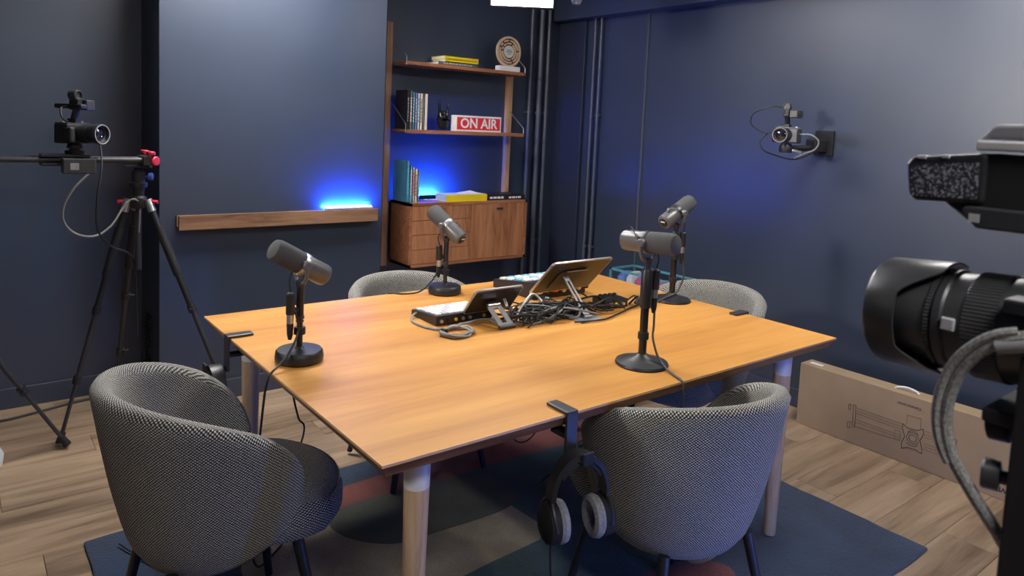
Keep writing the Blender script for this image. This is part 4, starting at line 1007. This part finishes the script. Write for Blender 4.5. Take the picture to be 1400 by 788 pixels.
# ------------------------------------------------------------------ wall camera (right)
wc = cinema_camera((3.30, 2.015, 1.425), (-0.97, -0.24), 'grey camera with top handle on a wall arm at the right', 0.92, True)
wm = empty('wall_mount', (XR, 1.975, 1.395), 0, 'black articulated wall arm holding the camera on the right wall', 'wall mount')
MB().b2((-0.02, -0.05, -0.03), (0.0, 0.05, 0.10)).build('wall_plate', 'blackm', wm, 0, 0.003)
MB().b2((-0.14, -0.025, -0.01), (-0.02, 0.03, 0.055)).build('arm', 'blackm', wm, 0, 0.006)
MB().rod((-0.12, 0.0, 0.01), (-0.29, 0.035, 0.0), 0.016, n=14).build('fore_arm', 'black', wm)
MB().lathe([(0.03, -0.018), (0.032, -0.01), (0.032, 0.012), (0.022, 0.0285)], 18, Matrix.Translation((-0.30, 0.04, 0))).build('ball_joint', 'black', wm)
MB().rod((-0.30, 0.0, -0.005), (-0.30, -0.05, -0.015), 0.008).build('lock_lever', 'steel', wm)
cab('wall_camera_cable', [(3.288, 2.03, 1.598), (3.245, 2.06, 1.605), (3.20, 2.09, 1.59), (3.17, 2.13, 1.56), (3.18, 2.14, 1.51), (3.22, 2.10, 1.475), (3.25, 2.07, 1.475)], 0.0035, 'cable', 'thin cable curving from the wall camera handle to its body')
cab('wall_camera_cable', [(3.25, 2.09, 1.47), (3.22, 2.11, 1.43), (3.22, 2.09, 1.385), (3.26, 2.04, 1.36), (3.32, 1.99, 1.345), (3.38, 1.96, 1.36), (3.44, 1.94, 1.39), (3.48, 1.95, 1.41)], 0.0035, 'cable', 'thin cable hanging in a loop under the wall camera')
cab('wall_camera_cable', [(3.32, 1.955, 1.47), (3.34, 1.91, 1.47), (3.37, 1.885, 1.44), (3.37, 1.90, 1.40), (3.34, 1.94, 1.375), (3.32, 1.98, 1.35)], 0.0045, 'gcable', 'grey cable bending round the right side of the wall camera')

# ------------------------------------------------------------------ foreground camera (right edge)
FX, FY, FZ = 0.725, 0.318, 1.288
fdir = Vector((0.055, 0.995, -0.06)).normalized()
fg = empty('foreground_camera', (FX, FY, FZ), 0, 'large camera with a hooded zoom lens in the right foreground', 'camera')
# lens axis local: z of fm is along fdir, origin at hood front
fm = Matrix(frame_m((0, 0, 0), Vector((0, 0, 1)).cross(fdir), fdir.cross(Vector((0, 0, 1)).cross(fdir))))
hood = MB(); n = 64; vs = []; fs = []
for i in range(n + 1):
    a = 2 * pi * i / n
    e = -(0.030 + 0.030 * max(0.0, min(1.0, (sin(a) ** 2 - 0.25) / 0.5)))
    for r, z in ((0.040, -0.001), (0.0485, 0.0), (0.0505, -0.003), (0.0525, e), (0.0510, e), (0.0490, -0.005), (0.040, -0.005)):
        vs.append(fm @ Vector((r * cos(a), r * sin(a), z)))
k = 7
for i in range(n):
    for j in range(k): fs.append((i * k + j, i * k + (j + 1) % k, (i + 1) * k + (j + 1) % k, (i + 1) * k + j))
hood.add(vs, fs); hood.build('lens_hood', 'lensblk', fg, 40)
def L(prof, nm_, mat, n=40): return MB().lathe([(r, z) for r, z in prof][::-1], n, fm).build(nm_, mat, fg)
L([(0.0, -0.014), (0.034, -0.012), (0.038, -0.004), (0.040, -0.003), (0.0425, -0.02), (0.0435, -0.052), (0.0440, -0.078), (0.0450, -0.082), (0.0450, -0.118), (0.0440, -0.122), (0.0440, -0.150), (0.040, -0.158), (0.038, -0.185)], 'lens_barrel', 'lensblk')
L([(0.0445, -0.058), (0.0462, -0.060), (0.0462, -0.066), (0.0445, -0.068)], 'front_ring', 'char')
def ribs(z0, z1, r, name):
    m = MB(); q = 90
    vs = []; fs = []
    for i in range(q * 2):
        a = 2 * pi * i / (q * 2); rr = r + (0.0009 if i % 2 else 0)
        for z in (z0, z1): vs.append(fm @ Vector((rr * cos(a), rr * sin(a), z)))
    t_ = q * 4
    for i in range(q * 2): fs.append((i * 2, i * 2 + 1, (i * 2 + 3) % t_, (i * 2 + 2) % t_))
    m.add(vs, fs); return m.build(name, 'lensblk', fg, 20)
ribs(-0.084, -0.110, 0.0462, 'zoom_ring')
ribs(-0.053, -0.057, 0.0448, 'focus_ring')
MB().box(fm @ Vector((0.0452, 0.004, -0.074)), (0.004, 0.011, 0.011)).build('focus_button', 'lgrey', fg, 0, 0.001)
MB().box(fm @ Vector((0.0450, 0.004, -0.130)), (0.004, 0.018, 0.010)).build('lens_switch', 'lgrey', fg, 0, 0.001)
bo = Vector((0, 0, 0))
def wb(a, b, nm_, mat, bev=0.003, par=None):
    A = Vector(a) - Vector((FX, FY, FZ)); B = Vector(b) - Vector((FX, FY, FZ))
    return MB().b2(tuple(A), tuple(B)).build(nm_, mat, par or fg, 0, bev, 3)
wb((0.660, 0.030, 1.225), (0.80, 0.118, 1.345), 'camera_body', 'black', 0.008)
wb((0.672, 0.095, 1.236), (0.700, 0.148, 1.330), 'body_shoulder', 'lgrey', 0.008)
def wp(poly, x0, x1, nm_, mat, bev=0.003):
    return MB().prism([(y - FY, z - FZ) for y, z in poly], x0 - FX, x1 - FX, 'X').build(nm_, mat, fg, 0, bev, 3)
# audio unit on the top handle
unit = wp([(0.233, 1.4015), (0.288, 1.3995), (0.294, 1.404), (0.298, 1.432), (0.294, 1.4385), (0.233, 1.445)], 0.685, 0.745, 'audio_unit', 'black', 0.004)
spk = plain('speckled label', (0.05, 0.055, 0.065), 0.4, var=0.0); M['spk'] = spk
nt = spk.node_tree; bs = nt.nodes['Principled BSDF']
for l in list(bs.inputs['Base Color'].links): nt.links.remove(l)
nz = noise(nt, coords(nt), 520, 2, 0.6); link(nt, ramp(nt, nz.outputs[0], [(0.52, (0.02, 0.022, 0.03)), (0.64, (0.42, 0.44, 0.48))]), bs.inputs['Base Color'])
wp([(0.238, 1.4055), (0.290, 1.4035), (0.2935, 1.431), (0.238, 1.4365)], 0.6838, 0.686, 'printed_panel', 'spk', 0.0)
wp([(0.262, 1.4385), (0.268, 1.4385), (0.268, 1.4415), (0.262, 1.4415)], 0.684, 0.70, 'switch', 'lgrey', 0.0005); wp([(0.281, 1.437), (0.288, 1.437), (0.288, 1.440), (0.281, 1.440)], 0.684, 0.70, 'switch', 'lgrey', 0.0005)
wp([(0.10, 1.392), (0.245, 1.386), (0.268, 1.402), (0.235, 1.444), (0.10, 1.445)], 0.690, 0.745, 'handle_body', 'blackm', 0.003)
wp([(0.10, 1.380), (0.237, 1.381), (0.249, 1.395), (0.246, 1.399), (0.10, 1.399)], 0.684, 0.735, 'handle_rail', 'char', 0.002)
wp([(0.234, 1.386), (0.242, 1.386), (0.242, 1.393), (0.234, 1.393)], 0.6832, 0.685, 'rail_button', 'lgrey', 0.0)
wp([(0.08, 1.4465), (0.243, 1.4465), (0.243, 1.4550), (0.08, 1.4560)], 0.685, 0.745, 'upper_plate', 'lgrey', 0.002)
wp([(0.08, 1.457), (0.242, 1.4565), (0.230, 1.469), (0.08, 1.473)], 0.688, 0.742, 'sloped_lid', 'grey', 0.003)
wb((0.70, 0.08, 1.34), (0.74, 0.12, 1.395), 'handle_post', 'black')
# cage, rod and support
wb((0.664, 0.150, 1.318), (0.700, 0.205, 1.330), 'cage_top_arm', 'black')
wb((0.668, 0.168, 1.06), (0.700, 0.190, 1.285), 'cage_side', 'blackm', 0.002)
wb((0.676, 0.120, 1.222), (0.780, 0.215, 1.234), 'base_plate', 'blackm', 0.002)
MB().disc(Vector((0.683, 0.198, 1.178)) - Vector((FX, FY, FZ)), (-0.25, 1, 0), [(0.006, -0.012), (0.006, 0), (0.0125, 0.001), (0.013, 0.012), (0.011, 0.014), (0, 0.014)], 20).build('clamp_knob', 'char', fg)
MB().disc(Vector((0.705, 0.20, 1.215)) - Vector((FX, FY, FZ)), (0, 1, -0.1), [(0.008, 0), (0.014, 0.002), (0.014, 0.016), (0.010, 0.018), (0, 0.018)], 20).build('lens_support', 'blackm', fg)
gm = MB()
cp = [Vector(p) - Vector((FX, FY, FZ)) for p in ((0.675, 0.165, 1.305), (0.666, 0.193, 1.300), (0.664, 0.215, 1.284), (0.664, 0.231, 1.258), (0.664, 0.237, 1.222), (0.666, 0.231, 1.190), (0.672, 0.214, 1.160), (0.680, 0.193, 1.128), (0.690, 0.178, 1.095), (0.70, 0.165, 1.03), (0.71, 0.14, 0.90), (0.74, 0.05, 0.60))]
cc = crom(cp, 8)
MB().tube(cc, 0.0052, 10).build('coiled_cable', 'gcable', fg)
MB().tube([p + Vector((-0.003, 0.0065, 0.003)) for p in cc[6:44]], 0.0040, 8).build('second_cable', 'gcable', fg)
MB().rod(cp[0] - Vector((0, .004, 0)), cp[1] + (cp[2] - cp[1]) * 0.6, 0.0075).build('cable_boot', 'grey', fg)
ft = empty('camera_tripod', (0.725, 0.14, 0), 0, 'black tripod under the foreground camera at the right edge', 'tripod')
MB().rod((0, 0, 0.55), (0, 0, 1.17), 0.016).build('centre_column', 'blackm', ft)
MB().lathe([(0.03, 1.165), (0.034, 1.17), (0.034, 1.205), (0.03, 1.2215)], 20).build('head', 'black', ft)
for a in (20, -40, -150):
    MB().rod((0.03 * cos(radians(a)), 0.03 * sin(radians(a)), 0.85), (0.42 * cos(radians(a)), 0.42 * sin(radians(a)), 0.012), 0.013, 0.010).build('leg', 'black', ft)

# blue light standing on the floor behind the camera, right
bl = empty('blue_floor_light', (1.75, 0.22, 0), 0, 'short blue LED tube standing on the floor on the camera side of the room', 'lamp')
MB().lathe([(0.08, 0), (0.08, 0.012), (0.02, 0.02)], 24).build('foot', 'black', bl)
MB().lathe([(0.022, 0.02), (0.022, 0.06)], 20).build('holder', 'black', bl)
MB().lathe([(0.02, 0.06), (0.02, 0.42), (0, 0.425)], 20).build('glowing_tube', 'blue_led2', bl)
